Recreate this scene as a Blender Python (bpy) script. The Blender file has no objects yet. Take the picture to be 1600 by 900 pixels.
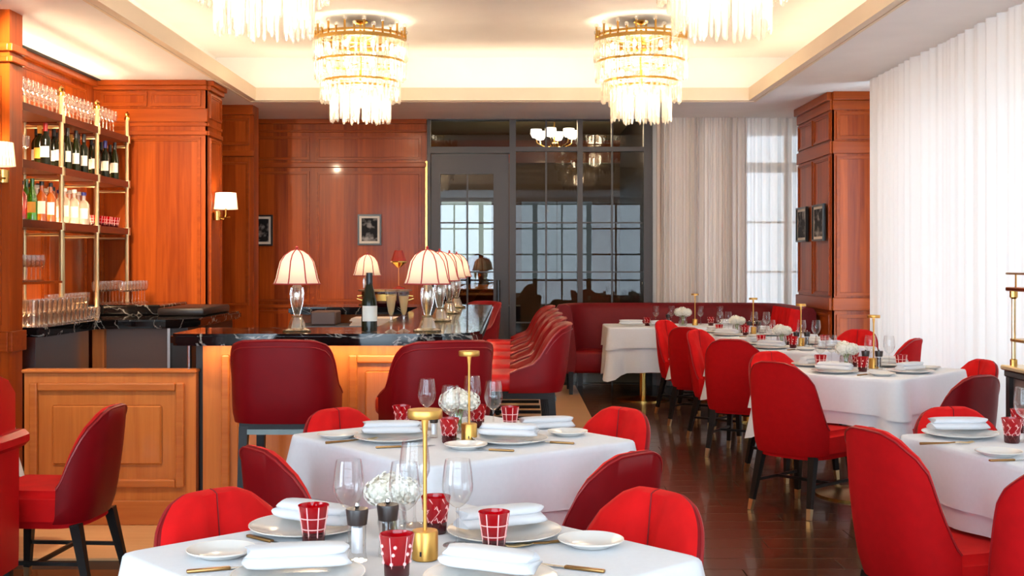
import bpy, bmesh, math, random
from mathutils import Vector, Matrix
R = math.radians
PI = math.pi
rnd = random.Random(7)
S = bpy.context.scene
C = bpy.context.collection

# ------------------------------------------------------------------ camera, world, exposure
F = 1850.0            # focal length in pixels of a 1600 px wide frame
EYE = 1.40
cam = bpy.data.cameras.new('camera')
cam.sensor_width = 36.0
cam.lens = 36.0 * F / 1600.0
cam.shift_y = -40.0 / 1600.0
cam.clip_start = 0.05
cam_o = bpy.data.objects.new('camera', cam)
C.objects.link(cam_o)
cam_o.location = (0, 0, EYE)
cam_o.rotation_euler = (R(90), 0, 0)
S.camera = cam_o
S.view_settings.view_transform = 'Standard'
S.view_settings.look = 'None'
S.view_settings.gamma = 1.0
S.view_settings.use_curve_mapping = False
S.view_settings.exposure = 1.16
S.cycles.use_denoising = True
S.cycles.max_bounces = 10
S.cycles.diffuse_bounces = 4
S.cycles.glossy_bounces = 4
S.cycles.transmission_bounces = 6
S.cycles.transparent_max_bounces = 24
S.cycles.sample_clamp_indirect = 6.0
S.cycles.caustics_reflective = False
S.cycles.caustics_refractive = False

SKY = 6.3             # overcast daylight outside the windows
world = bpy.data.worlds.new('daylight')
S.world = world
world.use_nodes = True
bg = world.node_tree.nodes['Background']
bg.inputs[0].default_value = (0.70, 0.85, 1.0, 1)
bg.inputs[1].default_value = SKY

WARM = (1.0, 0.66, 0.36)
WARM2 = (1.0, 0.77, 0.52)
E_CHAND = 31.0
E_COVE = 10.0
E_SHELF = 5.0
E_LAMP = 0.4
E_SCONCE = 2.2
E_ADDED_SPOT = 230.0
E_BARLED = 2.4
E_TABLE = 0.5

def add_light(name, kind, loc, energy, color, rot=(0, 0, 0), **kw):
    l = bpy.data.lights.new(name, kind)
    l.energy = energy
    l.color = color
    for k, v in kw.items():
        setattr(l, k, v)
    o = bpy.data.objects.new(name, l)
    C.objects.link(o)
    o.location = loc
    o.rotation_euler = rot
    return o

def portal(name, loc, rot, sx, sy):
    o = add_light(name, 'AREA', loc, 10, (1, 1, 1), rot, shape='RECTANGLE', size=sx, size_y=sy)
    o.data.cycles.is_portal = True
    return o

# ------------------------------------------------------------------ room dimensions
BACK = 13.5           # back wall
LEFT = -3.75
RIGHT = 3.55
FRONT = -2.8
SOF = 3.03            # low ceiling
TOP = 3.55            # tray ceiling
TXL, TXR, TYB, TYF = -2.585, 2.39, 11.9, 0.6
portal('window_portal_right', (RIGHT + 0.12, 4.0, 1.4), (0, R(90), 0), 2.6, 13.0)
portal('window_portal_front', (-0.1, FRONT - 0.12, 1.6), (R(90), 0, R(0)), 6.8, 2.6)
portal('window_portal_added', (LEFT - 0.12, -0.3, 1.5), (0, R(-90), 0), 2.45, 2.6)  # serves the window added out of view on the left
portal('window_portal_back', (2.95, BACK + 0.22, 1.5), (R(-90), 0, 0), 1.5, 2.9)

def px(x, d):
    return (x - 800.0) * d / F
def pz(y, d):
    return EYE - (y - 410.0) * d / F
TZ = 0.757            # cloth top height
def tp(x, y, z=TZ):   # point of a horizontal plane seen at a pixel
    d = (EYE - z) * F / (y - 410.0)
    return (px(x, d), d)

# ------------------------------------------------------------------ materials
MATS = {}
def mat(name):
    m = bpy.data.materials.new(name)
    m.use_nodes = True
    nt = m.node_tree
    nt.nodes.clear()
    MATS[name] = m
    return m, nt
def N(nt, t, **kw):
    n = nt.nodes.new(t)
    for k, v in kw.items():
        if k.startswith('i_'):
            key = k[2:]
            key = int(key) if key.isdigit() else key.replace('_', ' ')
            n.inputs[key].default_value = v
        else:
            setattr(n, k, v)
    return n
def L(nt, a, b):
    nt.links.new(a, b)
def out(nt, sh):
    o = N(nt, 'ShaderNodeOutputMaterial')
    L(nt, sh, o.inputs['Surface'])
def c4(c):
    return (c[0], c[1], c[2], 1)
def srgb(r, g, b):
    f = lambda v: ((v / 255.0 + 0.055) / 1.055) ** 2.4 if v > 10 else v / 255.0 / 12.92
    return (f(r), f(g), f(b))

def simple(name, col, rough=0.5, metal=0.0, coat=0.0, sheen=0.0, noise=0.0, nscale=20, bump=0.0, spec=0.5, sheen_tint=None):
    m, nt = mat(name)
    b = N(nt, 'ShaderNodeBsdfPrincipled')
    b.inputs['Base Color'].default_value = c4(col)
    b.inputs['Roughness'].default_value = rough
    b.inputs['Metallic'].default_value = metal
    b.inputs['Coat Weight'].default_value = coat
    b.inputs['Coat Roughness'].default_value = 0.08
    b.inputs['Sheen Weight'].default_value = sheen
    b.inputs['Specular IOR Level'].default_value = spec
    if sheen_tint:
        b.inputs['Sheen Tint'].default_value = c4(sheen_tint)
        b.inputs['Sheen Roughness'].default_value = 0.35
    if noise or bump:
        tc = N(nt, 'ShaderNodeTexCoord')
        nz = N(nt, 'ShaderNodeTexNoise')
        nz.inputs['Scale'].default_value = nscale
        nz.inputs['Detail'].default_value = 5
        L(nt, tc.outputs['Object'], nz.inputs['Vector'])
        if noise:
            r = N(nt, 'ShaderNodeValToRGB')
            r.color_ramp.elements[0].position = 0.3
            r.color_ramp.elements[1].position = 0.7
            r.color_ramp.elements[0].color = c4([v * (1 - noise) for v in col])
            r.color_ramp.elements[1].color = c4([min(1, v * (1 + noise)) for v in col])
            L(nt, nz.outputs['Fac'], r.inputs[0])
            L(nt, r.outputs[0], b.inputs['Base Color'])
        if bump:
            bp = N(nt, 'ShaderNodeBump')
            bp.inputs['Strength'].default_value = bump
            bp.inputs['Distance'].default_value = 0.004
            L(nt, nz.outputs['Fac'], bp.inputs['Height'])
            L(nt, bp.outputs[0], b.inputs['Normal'])
    out(nt, b.outputs[0])
    return m

def wood(name, dark, light, rough=0.25, coat=0.5, spec=0.3, strip=0.14, axis='Z', grain=1.0):
    """lacquered veneer: long grain noise plus strips of veneer with slightly different tone"""
    m, nt = mat(name)
    b = N(nt, 'ShaderNodeBsdfPrincipled')
    tc = N(nt, 'ShaderNodeTexCoord')
    mp = N(nt, 'ShaderNodeMapping')
    sc = {'Z': (26, 26, 1.1), 'X': (1.1, 26, 26), 'Y': (26, 1.1, 26)}[axis]
    mp.inputs['Scale'].default_value = sc
    L(nt, tc.outputs['Object'], mp.inputs['Vector'])
    nz = N(nt, 'ShaderNodeTexNoise')
    nz.inputs['Scale'].default_value = 1.0
    nz.inputs['Detail'].default_value = 7
    nz.inputs['Roughness'].default_value = 0.62
    nz.inputs['Distortion'].default_value = 0.6
    L(nt, mp.outputs[0], nz.inputs['Vector'])
    sp = N(nt, 'ShaderNodeSeparateXYZ')
    L(nt, tc.outputs['Object'], sp.inputs[0])
    ad = N(nt, 'ShaderNodeMath', operation='ADD')
    if axis == 'Z':
        L(nt, sp.outputs[0], ad.inputs[0]); L(nt, sp.outputs[1], ad.inputs[1])
    else:
        L(nt, sp.outputs[2], ad.inputs[0]); L(nt, sp.outputs[1], ad.inputs[1])
    dv = N(nt, 'ShaderNodeMath', operation='DIVIDE')
    dv.inputs[1].default_value = strip
    L(nt, ad.outputs[0], dv.inputs[0])
    fl = N(nt, 'ShaderNodeMath', operation='FLOOR')
    L(nt, dv.outputs[0], fl.inputs[0])
    wn = N(nt, 'ShaderNodeTexWhiteNoise', noise_dimensions='1D')
    L(nt, fl.outputs[0], wn.inputs['W'])
    mx = N(nt, 'ShaderNodeMath', operation='MULTIPLY_ADD')
    mx.inputs[1].default_value = 0.28
    L(nt, wn.outputs['Value'], mx.inputs[0])
    mg = N(nt, 'ShaderNodeMath', operation='MULTIPLY')
    mg.inputs[1].default_value = 0.75 * grain
    L(nt, nz.outputs['Fac'], mg.inputs[0])
    L(nt, mg.outputs[0], mx.inputs[2])
    r = N(nt, 'ShaderNodeValToRGB')
    r.color_ramp.elements[0].position = 0.2
    r.color_ramp.elements[1].position = 0.8
    r.color_ramp.elements[0].color = c4(dark)
    r.color_ramp.elements[1].color = c4(light)
    L(nt, mx.outputs[0], r.inputs[0])
    L(nt, r.outputs[0], b.inputs['Base Color'])
    b.inputs['Roughness'].default_value = rough
    b.inputs['Coat Weight'].default_value = coat
    b.inputs['Specular IOR Level'].default_value = spec
    b.inputs['Coat Roughness'].default_value = 0.06
    out(nt, b.outputs[0])
    return m

def emit(name, col, strength):
    m, nt = mat(name)
    e = N(nt, 'ShaderNodeEmission')
    e.inputs[0].default_value = c4(col)
    e.inputs[1].default_value = strength
    out(nt, e.outputs[0])
    return m

def thin_glass(name, tint=(1, 1, 1), refl=0.06, edge=0.55, rough=0.0, body=0.0, body_col=(1, 1, 1)):
    """thin clear glass: see-through, brighter reflections at grazing angles"""
    m, nt = mat(name)
    t = N(nt, 'ShaderNodeBsdfTransparent')
    t.inputs[0].default_value = c4(tint)
    g = N(nt, 'ShaderNodeBsdfGlossy')
    g.inputs['Roughness'].default_value = rough
    lw = N(nt, 'ShaderNodeLayerWeight')
    lw.inputs[0].default_value = 0.35
    mr = N(nt, 'ShaderNodeMapRange')
    mr.inputs['To Min'].default_value = refl
    mr.inputs['To Max'].default_value = edge
    L(nt, lw.outputs['Facing'], mr.inputs['Value'])
    base = t.outputs[0]
    if body > 0:
        d = N(nt, 'ShaderNodeBsdfTranslucent')
        d.inputs[0].default_value = c4(body_col)
        d2 = N(nt, 'ShaderNodeBsdfDiffuse')
        d2.inputs[0].default_value = c4(body_col)
        md = N(nt, 'ShaderNodeMixShader')
        md.inputs[0].default_value = 0.5
        L(nt, d.outputs[0], md.inputs[1]); L(nt, d2.outputs[0], md.inputs[2])
        mb = N(nt, 'ShaderNodeMixShader')
        mb.inputs[0].default_value = body
        L(nt, base, mb.inputs[1]); L(nt, md.outputs[0], mb.inputs[2])
        base = mb.outputs[0]
    mix = N(nt, 'ShaderNodeMixShader')
    L(nt, mr.outputs[0], mix.inputs[0])
    L(nt, base, mix.inputs[1]); L(nt, g.outputs[0], mix.inputs[2])
    out(nt, mix.outputs[0])
    return m

def cloth_sheer(name, col, transp, transl=0.6):
    m, nt = mat(name)
    t = N(nt, 'ShaderNodeBsdfTransparent')
    tr = N(nt, 'ShaderNodeBsdfTranslucent'); tr.inputs[0].default_value = c4(col)
    d = N(nt, 'ShaderNodeBsdfDiffuse'); d.inputs[0].default_value = c4(col)
    m1 = N(nt, 'ShaderNodeMixShader'); m1.inputs[0].default_value = transl
    L(nt, d.outputs[0], m1.inputs[1]); L(nt, tr.outputs[0], m1.inputs[2])
    m2 = N(nt, 'ShaderNodeMixShader'); m2.inputs[0].default_value = transp
    L(nt, m1.outputs[0], m2.inputs[1]); L(nt, t.outputs[0], m2.inputs[2])
    out(nt, m2.outputs[0])
    return m

def marble(name):
    m, nt = mat(name)
    b = N(nt, 'ShaderNodeBsdfPrincipled')
    tc = N(nt, 'ShaderNodeTexCoord')
    nz = N(nt, 'ShaderNodeTexNoise')
    nz.inputs['Scale'].default_value = 2.2; nz.inputs['Detail'].default_value = 8; nz.inputs['Distortion'].default_value = 1.6
    L(nt, tc.outputs['Object'], nz.inputs['Vector'])
    s1 = N(nt, 'ShaderNodeMath', operation='SUBTRACT'); s1.inputs[1].default_value = 0.53
    L(nt, nz.outputs['Fac'], s1.inputs[0])
    ab = N(nt, 'ShaderNodeMath', operation='ABSOLUTE'); L(nt, s1.outputs[0], ab.inputs[0])
    r = N(nt, 'ShaderNodeValToRGB')
    r.color_ramp.elements[0].position = 0.0; r.color_ramp.elements[1].position = 0.012
    r.color_ramp.elements[0].color = (0.35, 0.32, 0.28, 1)
    r.color_ramp.elements[1].color = (0.006, 0.005, 0.005, 1)
    L(nt, ab.outputs[0], r.inputs[0])
    L(nt, r.outputs[0], b.inputs['Base Color'])
    b.inputs['Roughness'].default_value = 0.07
    b.inputs['Specular IOR Level'].default_value = 0.32
    out(nt, b.outputs[0])
    return m

def photo_mat(name, seed):
    m, nt = mat(name)
    b = N(nt, 'ShaderNodeBsdfPrincipled')
    tc = N(nt, 'ShaderNodeTexCoord')
    mp = N(nt, 'ShaderNodeMapping'); mp.inputs['Location'].default_value = (seed, seed * 2, seed)
    L(nt, tc.outputs['Object'], mp.inputs['Vector'])
    nz = N(nt, 'ShaderNodeTexNoise'); nz.inputs['Scale'].default_value = 9; nz.inputs['Detail'].default_value = 3
    L(nt, mp.outputs[0], nz.inputs['Vector'])
    r = N(nt, 'ShaderNodeValToRGB')
    r.color_ramp.elements[0].position = 0.5; r.color_ramp.elements[1].position = 0.68
    r.color_ramp.elements[0].color = (0.012, 0.012, 0.014, 1); r.color_ramp.elements[1].color = (0.4, 0.38, 0.36, 1)
    L(nt, nz.outputs['Fac'], r.inputs[0]); L(nt, r.outputs[0], b.inputs['Base Color'])
    b.inputs['Roughness'].default_value = 0.5
    b.inputs['Specular IOR Level'].default_value = 0.1
    out(nt, b.outputs[0])
    return m

wood('mahogany', srgb(120, 42, 8), srgb(190, 88, 26), rough=0.28, coat=0.05, spec=0.16, strip=0.16)
wood('mahogany_trim', srgb(120, 44, 10), srgb(182, 84, 24), rough=0.28, coat=0.05, spec=0.16, strip=5.0, axis='X')
wood('shelf_wood', srgb(70, 26, 12), srgb(112, 46, 20), rough=0.3, coat=0.05, spec=0.2, strip=5.0, axis='Y')
wood('cherry', srgb(164, 84, 32), srgb(206, 126, 60), rough=0.35, coat=0.1, strip=0.5)
wood('cherry_trim', srgb(166, 86, 34), srgb(206, 126, 62), rough=0.35, coat=0.1, strip=5.0, axis='X')
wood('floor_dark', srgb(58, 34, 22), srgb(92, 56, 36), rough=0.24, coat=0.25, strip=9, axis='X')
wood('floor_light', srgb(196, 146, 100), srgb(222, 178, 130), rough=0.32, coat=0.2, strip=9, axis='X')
simple('plaster', srgb(250, 247, 243), 0.75, noise=0.02, nscale=3)
simple('plaster_warm', srgb(244, 226, 200), 0.75, noise=0.02, nscale=3)
simple('slot_black', (0.01, 0.01, 0.01), 0.6)
simple('velvet', srgb(208, 14, 16), 0.8, sheen=0.6, sheen_tint=srgb(255, 70, 60), noise=0.14, nscale=9, spec=0.2)
simple('velvet_back', srgb(180, 7, 13), 0.8, sheen=0.08, sheen_tint=srgb(240, 40, 40), noise=0.06, nscale=30, spec=0.15)
simple('velvet_shaded', srgb(112, 6, 14), 0.6, sheen=0.2, sheen_tint=srgb(240, 60, 60), noise=0.06, nscale=30, spec=0.3)  # darker velvet, the shade on the banquette is in the colour
simple('leather', srgb(124, 3, 12), 0.42, spec=0.22, noise=0.05, nscale=14, bump=0.05)
simple('leather_bright', srgb(190, 10, 16), 0.32, spec=0.4, noise=0.05, nscale=14)
simple('crease_shade_dark', srgb(120, 3, 8), 0.7)  # dark red for the painted shade in the chair crease
simple('piping', srgb(150, 14, 20), 0.4)
simple('ebony', (0.010, 0.007, 0.006), 0.38, spec=0.25)
simple('brass', srgb(214, 170, 92), 0.24, metal=1.0)
simple('brass_dark', srgb(160, 122, 76), 0.35, metal=1.0)
simple('brass_satin', srgb(214, 166, 88), 0.4, metal=1.0)
simple('brass_pale', srgb(226, 204, 158), 0.28, metal=1.0)
simple('steel', (0.55, 0.56, 0.56), 0.22, metal=1.0)
simple('steel_mid', (0.16, 0.19, 0.18), 0.4, metal=0.4)
simple('steel_dark', (0.12, 0.11, 0.11), 0.35, metal=0.8)
simple('linen', srgb(224, 226, 230), 0.85, noise=0.015, nscale=60, sheen=0.1)
simple('napkin', srgb(214, 215, 218), 0.85)
simple('porcelain', srgb(224, 220, 214), 0.2, coat=0.2)
simple('bronze_frame', srgb(58, 50, 46), 0.4, metal=0.3)
simple('frame_black', (0.015, 0.012, 0.01), 0.3)
simple('mount_white', srgb(232, 222, 208), 0.8)
simple('grey_panel', srgb(104, 82, 74), 0.4)
simple('dark_panel', srgb(34, 26, 24), 0.4)
simple('cap_dark', srgb(44, 32, 28), 0.35)
simple('salt', srgb(240, 240, 244), 0.9)
simple('pepper', srgb(70, 52, 40), 0.9, noise=0.5, nscale=300)
simple('petals', srgb(230, 226, 212), 0.8, noise=0.05, nscale=60)
simple('stems', srgb(120, 140, 70), 0.7)
simple('paper_label', srgb(226, 220, 208), 0.8)
simple('label_amber', srgb(210, 150, 60), 0.7)
simple('capsule_black', (0.012, 0.012, 0.014), 0.35)
simple('capsule_red', srgb(150, 20, 24), 0.4)
simple('capsule_blue', srgb(40, 44, 120), 0.4)
simple('trim_red', srgb(176, 44, 44), 0.6)
simple('wine_dark', (0.008, 0.010, 0.006), 0.12, spec=0.3)
simple('bottle_olive', srgb(22, 26, 8), 0.12, spec=0.3)
simple('copper', srgb(190, 110, 60), 0.25, metal=1.0)
simple('red_lacquer', srgb(180, 40, 24), 0.25, coat=0.5)
simple('bucket_dark', srgb(60, 12, 18), 0.12, coat=0.6)
simple('backroom_wall', srgb(96, 66, 42), 0.6)
simple('backroom_beige', srgb(226, 206, 160), 0.7)
simple('backroom_dark', srgb(30, 24, 22), 0.5)
simple('menu_paper', srgb(250, 226, 206), 0.8)
marble('marble')
photo_mat('photograph_a', 3.1)
photo_mat('photograph_b', 8.4)
photo_mat('photograph_c', 5.7)
thin_glass('glass', tint=(0.96, 0.965, 0.965), refl=0.05, edge=0.6)
thin_glass('glass_bar', tint=(0.97, 0.93, 0.88), refl=0.10, edge=0.8, body=0.04, body_col=(1, 0.85, 0.7))
thin_glass('crystal', tint=(1, 0.97, 0.92), refl=0.12, edge=0.5, rough=0.08, body=0.24, body_col=(1, 0.96, 0.88))
thin_glass('lamp_crystal', tint=(0.98, 0.93, 0.84), refl=0.22, edge=0.8, rough=0.03)
thin_glass('lamp_crystal_gold', tint=(0.9, 0.72, 0.42), refl=0.35, edge=0.8, rough=0.08, body=0.3, body_col=(0.8, 0.6, 0.3))
thin_glass('pane', tint=(0.55, 0.55, 0.53), refl=0.018, edge=0.4)
thin_glass('pane_door', tint=(0.55, 0.55, 0.53), refl=0.06, edge=0.5)
thin_glass('window_pane', tint=(0.97, 0.98, 0.98), refl=0.05, edge=0.5)
thin_glass('ruby', tint=(0.72, 0.012, 0.03), refl=0.03, edge=0.3, body=0.40, body_col=srgb(228, 8, 34))
thin_glass('ruby_base', tint=(0.3, 0.005, 0.012), refl=0.04, edge=0.3, body=0.35, body_col=srgb(110, 4, 14))
simple('cut_line', srgb(250, 190, 185), 0.3)
thin_glass('champagne', tint=(0.95, 0.78, 0.45), refl=0.03, edge=0.2, body=0.55, body_col=(1.0, 0.82, 0.5))
thin_glass('green_glass', tint=(0.25, 0.6, 0.12), refl=0.1, edge=0.5, body=0.4, body_col=srgb(90, 170, 40))
thin_glass('clear_spirit', tint=(0.98, 0.92, 0.84), refl=0.1, edge=0.5, body=0.35, body_col=(1, 0.88, 0.74))
thin_glass('amber_spirit', tint=(0.9, 0.5, 0.15), refl=0.1, edge=0.5, body=0.5, body_col=srgb(220, 120, 40))
thin_glass('red_spirit', tint=(0.8, 0.15, 0.08), refl=0.1, edge=0.5, body=0.5, body_col=srgb(220, 60, 40))
cloth_sheer('sheer_white', (0.80, 0.75, 0.715), 0.012, 0.089)
cloth_sheer('sheer_back', (0.92, 0.85, 0.80), 0.035, 0.11)
cloth_sheer('drape_beige', (0.94, 0.83, 0.75), 0.015, 0.12)
cloth_sheer('lamp_shade', (0.96, 0.86, 0.72), 0.0, 0.62)
emit('led_warm', WARM2, 6.0)
emit('reflection_glow', (0.80, 0.95, 0.88), 0.55)  # emission standing in for windows mirrored in the glass
emit('reflection_glow_dim', (0.75, 0.88, 0.95), 0.10)
emit('bulb', (1.0, 0.88, 0.66), 10.0)
emit('bulb_soft', (1.0, 0.85, 0.62), 4.0)
M = MATS

# ------------------------------------------------------------------ mesh helpers
class MB:
    def __init__(s):
        s.bm = bmesh.new()
    def box(s, x0, x1, y0, y1, z0, z1, bev=0.0, seg=1, mtx=None):
        r = bmesh.ops.create_cube(s.bm, size=1.0)
        vs = r['verts']
        for v in vs:
            v.co = Vector(((x0 + x1) / 2 + v.co.x * (x1 - x0), (y0 + y1) / 2 + v.co.y * (y1 - y0), (z0 + z1) / 2 + v.co.z * (z1 - z0)))
        if bev > 0:
            es = list({e for v in vs for e in v.link_edges})
            r2 = bmesh.ops.bevel(s.bm, geom=es, offset=bev, segments=seg, affect='EDGES', profile=0.5)
            vs = list({v for f in r2['faces'] for v in f.verts} | {v for v in vs if v.is_valid})
        if mtx is not None:
            bmesh.ops.transform(s.bm, matrix=mtx, verts=[v for v in vs if v.is_valid])
        return s
    def lathe(s, prof, n=20, c=(0, 0, 0), a0=0.0, a1=2 * PI, cap=False):
        full = abs(a1 - a0 - 2 * PI) < 1e-6
        m = n if full else n + 1
        rings = []
        for r, z in prof:
            if r < 1e-6 and full:
                rings.append([s.bm.verts.new((c[0], c[1], c[2] + z))])
            else:
                rings.append([s.bm.verts.new((c[0] + r * math.cos(a0 + (a1 - a0) * i / n), c[1] + r * math.sin(a0 + (a1 - a0) * i / n), c[2] + z)) for i in range(m)])
        for a, b in zip(rings[:-1], rings[1:]):
            for i in range(n):
                j = (i + 1) % m if full else i + 1
                if len(a) == 1 and len(b) == 1:
                    continue
                if len(a) == 1:
                    s.bm.faces.new((a[0], b[j], b[i]))
                elif len(b) == 1:
                    s.bm.faces.new((a[i], a[j], b[0]))
                else:
                    s.bm.faces.new((a[i], a[j], b[j], b[i]))
        return s
    def tube(s, pts, r, n=8, cap=True):
        pts = [Vector(p) for p in pts]
        rs = r if isinstance(r, (list, tuple)) else [r] * len(pts)
        rings = []
        up = None
        for i, p in enumerate(pts):
            d = (pts[min(i + 1, len(pts) - 1)] - pts[max(i - 1, 0)]).normalized()
            if up is None:
                up = Vector((0, 0, 1)) if abs(d.z) < 0.9 else Vector((1, 0, 0))
            a = d.cross(up).normalized()
            b = a.cross(d).normalized()
            up = b
            rings.append([s.bm.verts.new(p + (a * math.cos(2 * PI * k / n + PI / n) + b * math.sin(2 * PI * k / n + PI / n)) * rs[i]) for k in range(n)])
        for a, b in zip(rings[:-1], rings[1:]):
            for k in range(n):
                s.bm.faces.new((a[k], a[(k + 1) % n], b[(k + 1) % n], b[k]))
        if cap:
            s.bm.faces.new(rings[0][::-1]); s.bm.faces.new(rings[-1])
        return s
    def grid(s, P):
        """P: rows of points"""
        V = [[s.bm.verts.new(p) for p in row] for row in P]
        for a, b in zip(V[:-1], V[1:]):
            for i in range(len(a) - 1):
                s.bm.faces.new((a[i], a[i + 1], b[i + 1], b[i]))
        return V
    def prism(s, poly, z0, z1):
        a = [s.bm.verts.new((p[0], p[1], z0)) for p in poly]
        b = [s.bm.verts.new((p[0], p[1], z1)) for p in poly]
        n = len(poly)
        s.bm.faces.new(a[::-1]); s.bm.faces.new(b)
        for i in range(n):
            s.bm.faces.new((a[i], a[(i + 1) % n], b[(i + 1) % n], b[i]))
        return s
    def mesh(s, name, m, smooth=True, ang=35):
        bmesh.ops.recalc_face_normals(s.bm, faces=s.bm.faces)
        me = bpy.data.meshes.new(name)
        s.bm.to_mesh(me); s.bm.free()
        me.materials.append(M[m])
        if smooth:
            me.polygons.foreach_set('use_smooth', [True] * len(me.polygons))
            me.set_sharp_from_angle(angle=R(ang))
        return me
    def build(s, name, m, parent=None, loc=(0, 0, 0), rz=0.0, smooth=True, ang=35):
        return link(name, s.mesh(name, m, smooth, ang), parent, loc, rz)

def link(name, me, parent=None, loc=(0, 0, 0), rz=0.0):
    o = bpy.data.objects.new(name, me)
    C.objects.link(o)
    o.location = loc
    o.rotation_euler = (0, 0, rz)
    if parent:
        o.parent = parent
    return o
def tag(o, label, cat, group=None):
    o['label'] = label
    o['category'] = cat
    if group:
        o['group'] = group
    return o
def thing(name, label, cat, loc=(0, 0, 0), rz=0.0, group=None):
    o = link(name, None, None, loc, rz)
    return tag(o, label, cat, group)
def struct(o, label=None):
    o['kind'] = 'structure'
    if label:
        o['label'] = label
    return o
def stuff(o):
    o['kind'] = 'stuff'
    return o
KIDS = {}
def dup(root, loc, rz=0.0, label=None, group=None, scale=None):
    """copy of a thing with copies of its parts and sub-parts (sharing mesh data)"""
    def rec(o, parent):
        c = o.copy(); C.objects.link(c)
        c.parent = parent
        for ch in list(o.children):
            rec(ch, c)
        return c
    c = rec(root, None)
    c.location = loc
    c.rotation_euler = (0, 0, rz)
    if label: c['label'] = label
    if group: c['group'] = group
    if scale: c.scale = (scale,) * 3
    return c
ORD = ['first', 'second', 'third', 'fourth', 'fifth', 'sixth', 'seventh', 'eighth', 'ninth', 'tenth', 'eleventh', 'twelfth', 'thirteenth', 'fourteenth', 'fifteenth', 'sixteenth', 'seventeenth', 'eighteenth', 'nineteenth', 'twentieth', 'twenty-first', 'twenty-second', 'twenty-third', 'twenty-fourth', 'twenty-fifth', 'twenty-sixth', 'twenty-seventh', 'twenty-eighth', 'twenty-ninth', 'thirtieth']
class Kind:
    """first use places the prototype itself, later uses copy it"""
    def __init__(s, maker):
        s.maker = maker; s.proto = None
    def put(s, loc, rz, label, group=None, scale=None):
        if s.proto is None:
            s.proto = s.maker()
            o = s.proto
            o.location = loc; o.rotation_euler = (0, 0, rz); o['label'] = label
            if group: o['group'] = group
            if scale: o.scale = (scale,) * 3
            return o
        o = dup(s.proto, loc, rz, label, group, scale or 1.0)
        if not group and 'group' in o: del o['group']
        return o

# ------------------------------------------------------------------ setting: floor
fl = struct(MB().box(LEFT - 0.3, RIGHT + 0.3, FRONT - 0.2, BACK + 0.3, -0.12, -0.012).build('floor', 'backroom_dark', smooth=False), 'dark brown wooden floor of the dining room')
plank_me = MB().box(-0.598, 0.598, -0.0985, 0.0985, -0.02, 0.0, bev=0.0015).mesh('plank', 'floor_dark', smooth=False)
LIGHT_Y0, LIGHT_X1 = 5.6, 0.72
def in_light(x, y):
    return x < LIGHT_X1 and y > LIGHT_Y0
cnt = 0
for j in range(82):
    y = FRONT + 0.1 + j * 0.2
    if y > BACK: break
    off = (j * 0.47) % 1.2
    for i in range(-1, 7):
        x = LEFT - 0.2 + off + i * 1.2
        if x > RIGHT + 0.2: continue
        near = (2.2 < y < 12.5 and -1.2 < x < 2.9)
        if y > LIGHT_Y0 - 0.1 and x + 0.6 < LIGHT_X1: continue
        o = link('plank', plank_me, fl, (x, y, 0.0))
        cnt += 1
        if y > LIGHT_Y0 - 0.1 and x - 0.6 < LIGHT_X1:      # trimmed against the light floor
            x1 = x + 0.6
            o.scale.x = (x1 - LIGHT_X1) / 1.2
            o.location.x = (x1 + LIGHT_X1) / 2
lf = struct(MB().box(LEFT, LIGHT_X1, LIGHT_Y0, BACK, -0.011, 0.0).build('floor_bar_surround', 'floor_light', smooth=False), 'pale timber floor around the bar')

# ------------------------------------------------------------------ setting: ceiling
def ring_boxes(mb, x0, x1, y0, y1, w, z0, z1, ox=0.0):
    mb.box(x0 - w, x0, y0 - w, y1 + w, z0, z1)
    mb.box(x1, x1 + w, y0 - w, y1 + w, z0, z1)
    mb.box(x0, x1, y0 - w, y0, z0, z1)
    mb.box(x0, x1, y1, y1 + w, z0, z1)
    return mb
mb = MB()
mb.box(LEFT - 0.2, TXL, FRONT - 0.2, BACK + 0.2, SOF, SOF + 0.04)
mb.box(TXR, RIGHT + 0.4, FRONT - 0.2, BACK + 0.2, SOF, SOF + 0.04)
mb.box(TXL, TXR, FRONT - 0.2, TYF, SOF, SOF + 0.04)
mb.box(TXL, TXR, TYB, BACK + 0.2, SOF, SOF + 0.04)
ceil = struct(mb.build('ceiling', 'plaster', smooth=False), 'cream low ceiling around the lit tray')
mb = MB()
mb.box(LEFT - 0.2, RIGHT + 0.4, FRONT - 0.2, BACK + 0.2, TOP, TOP + 0.08)
struct(mb.build('ceiling_tray', 'plaster', smooth=False), 'cream raised tray ceiling with chandeliers')
LIP = 0.125
mb = MB(); ring_boxes(mb, TXL + 0.012, TXR - 0.012, TYF + 0.012, TYB - 0.012, 0.06, SOF - 0.004, SOF + LIP)
struct(mb.build('trim_1', 'plaster_warm', smooth=False), 'cream lip around the lit ceiling tray')
mb = MB(); ring_boxes(mb, TXL - 0.05, TXR + 0.05, TYF - 0.05, TYB + 0.05, 0.02, SOF - 0.010, SOF + 0.002)
struct(mb.build('trim_2', 'plaster_warm', smooth=False), 'thin moulding under the ceiling tray edge')
CW = 0.52
mb = MB(); ring_boxes(mb, TXL - CW, TXR + CW, TYF - CW, TYB + CW, 0.05, SOF + 0.04, TOP)
struct(mb.build('trim_3', 'plaster', smooth=False), 'cream wall of the ceiling cove')
cy = (TYF + TYB) / 2
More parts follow.
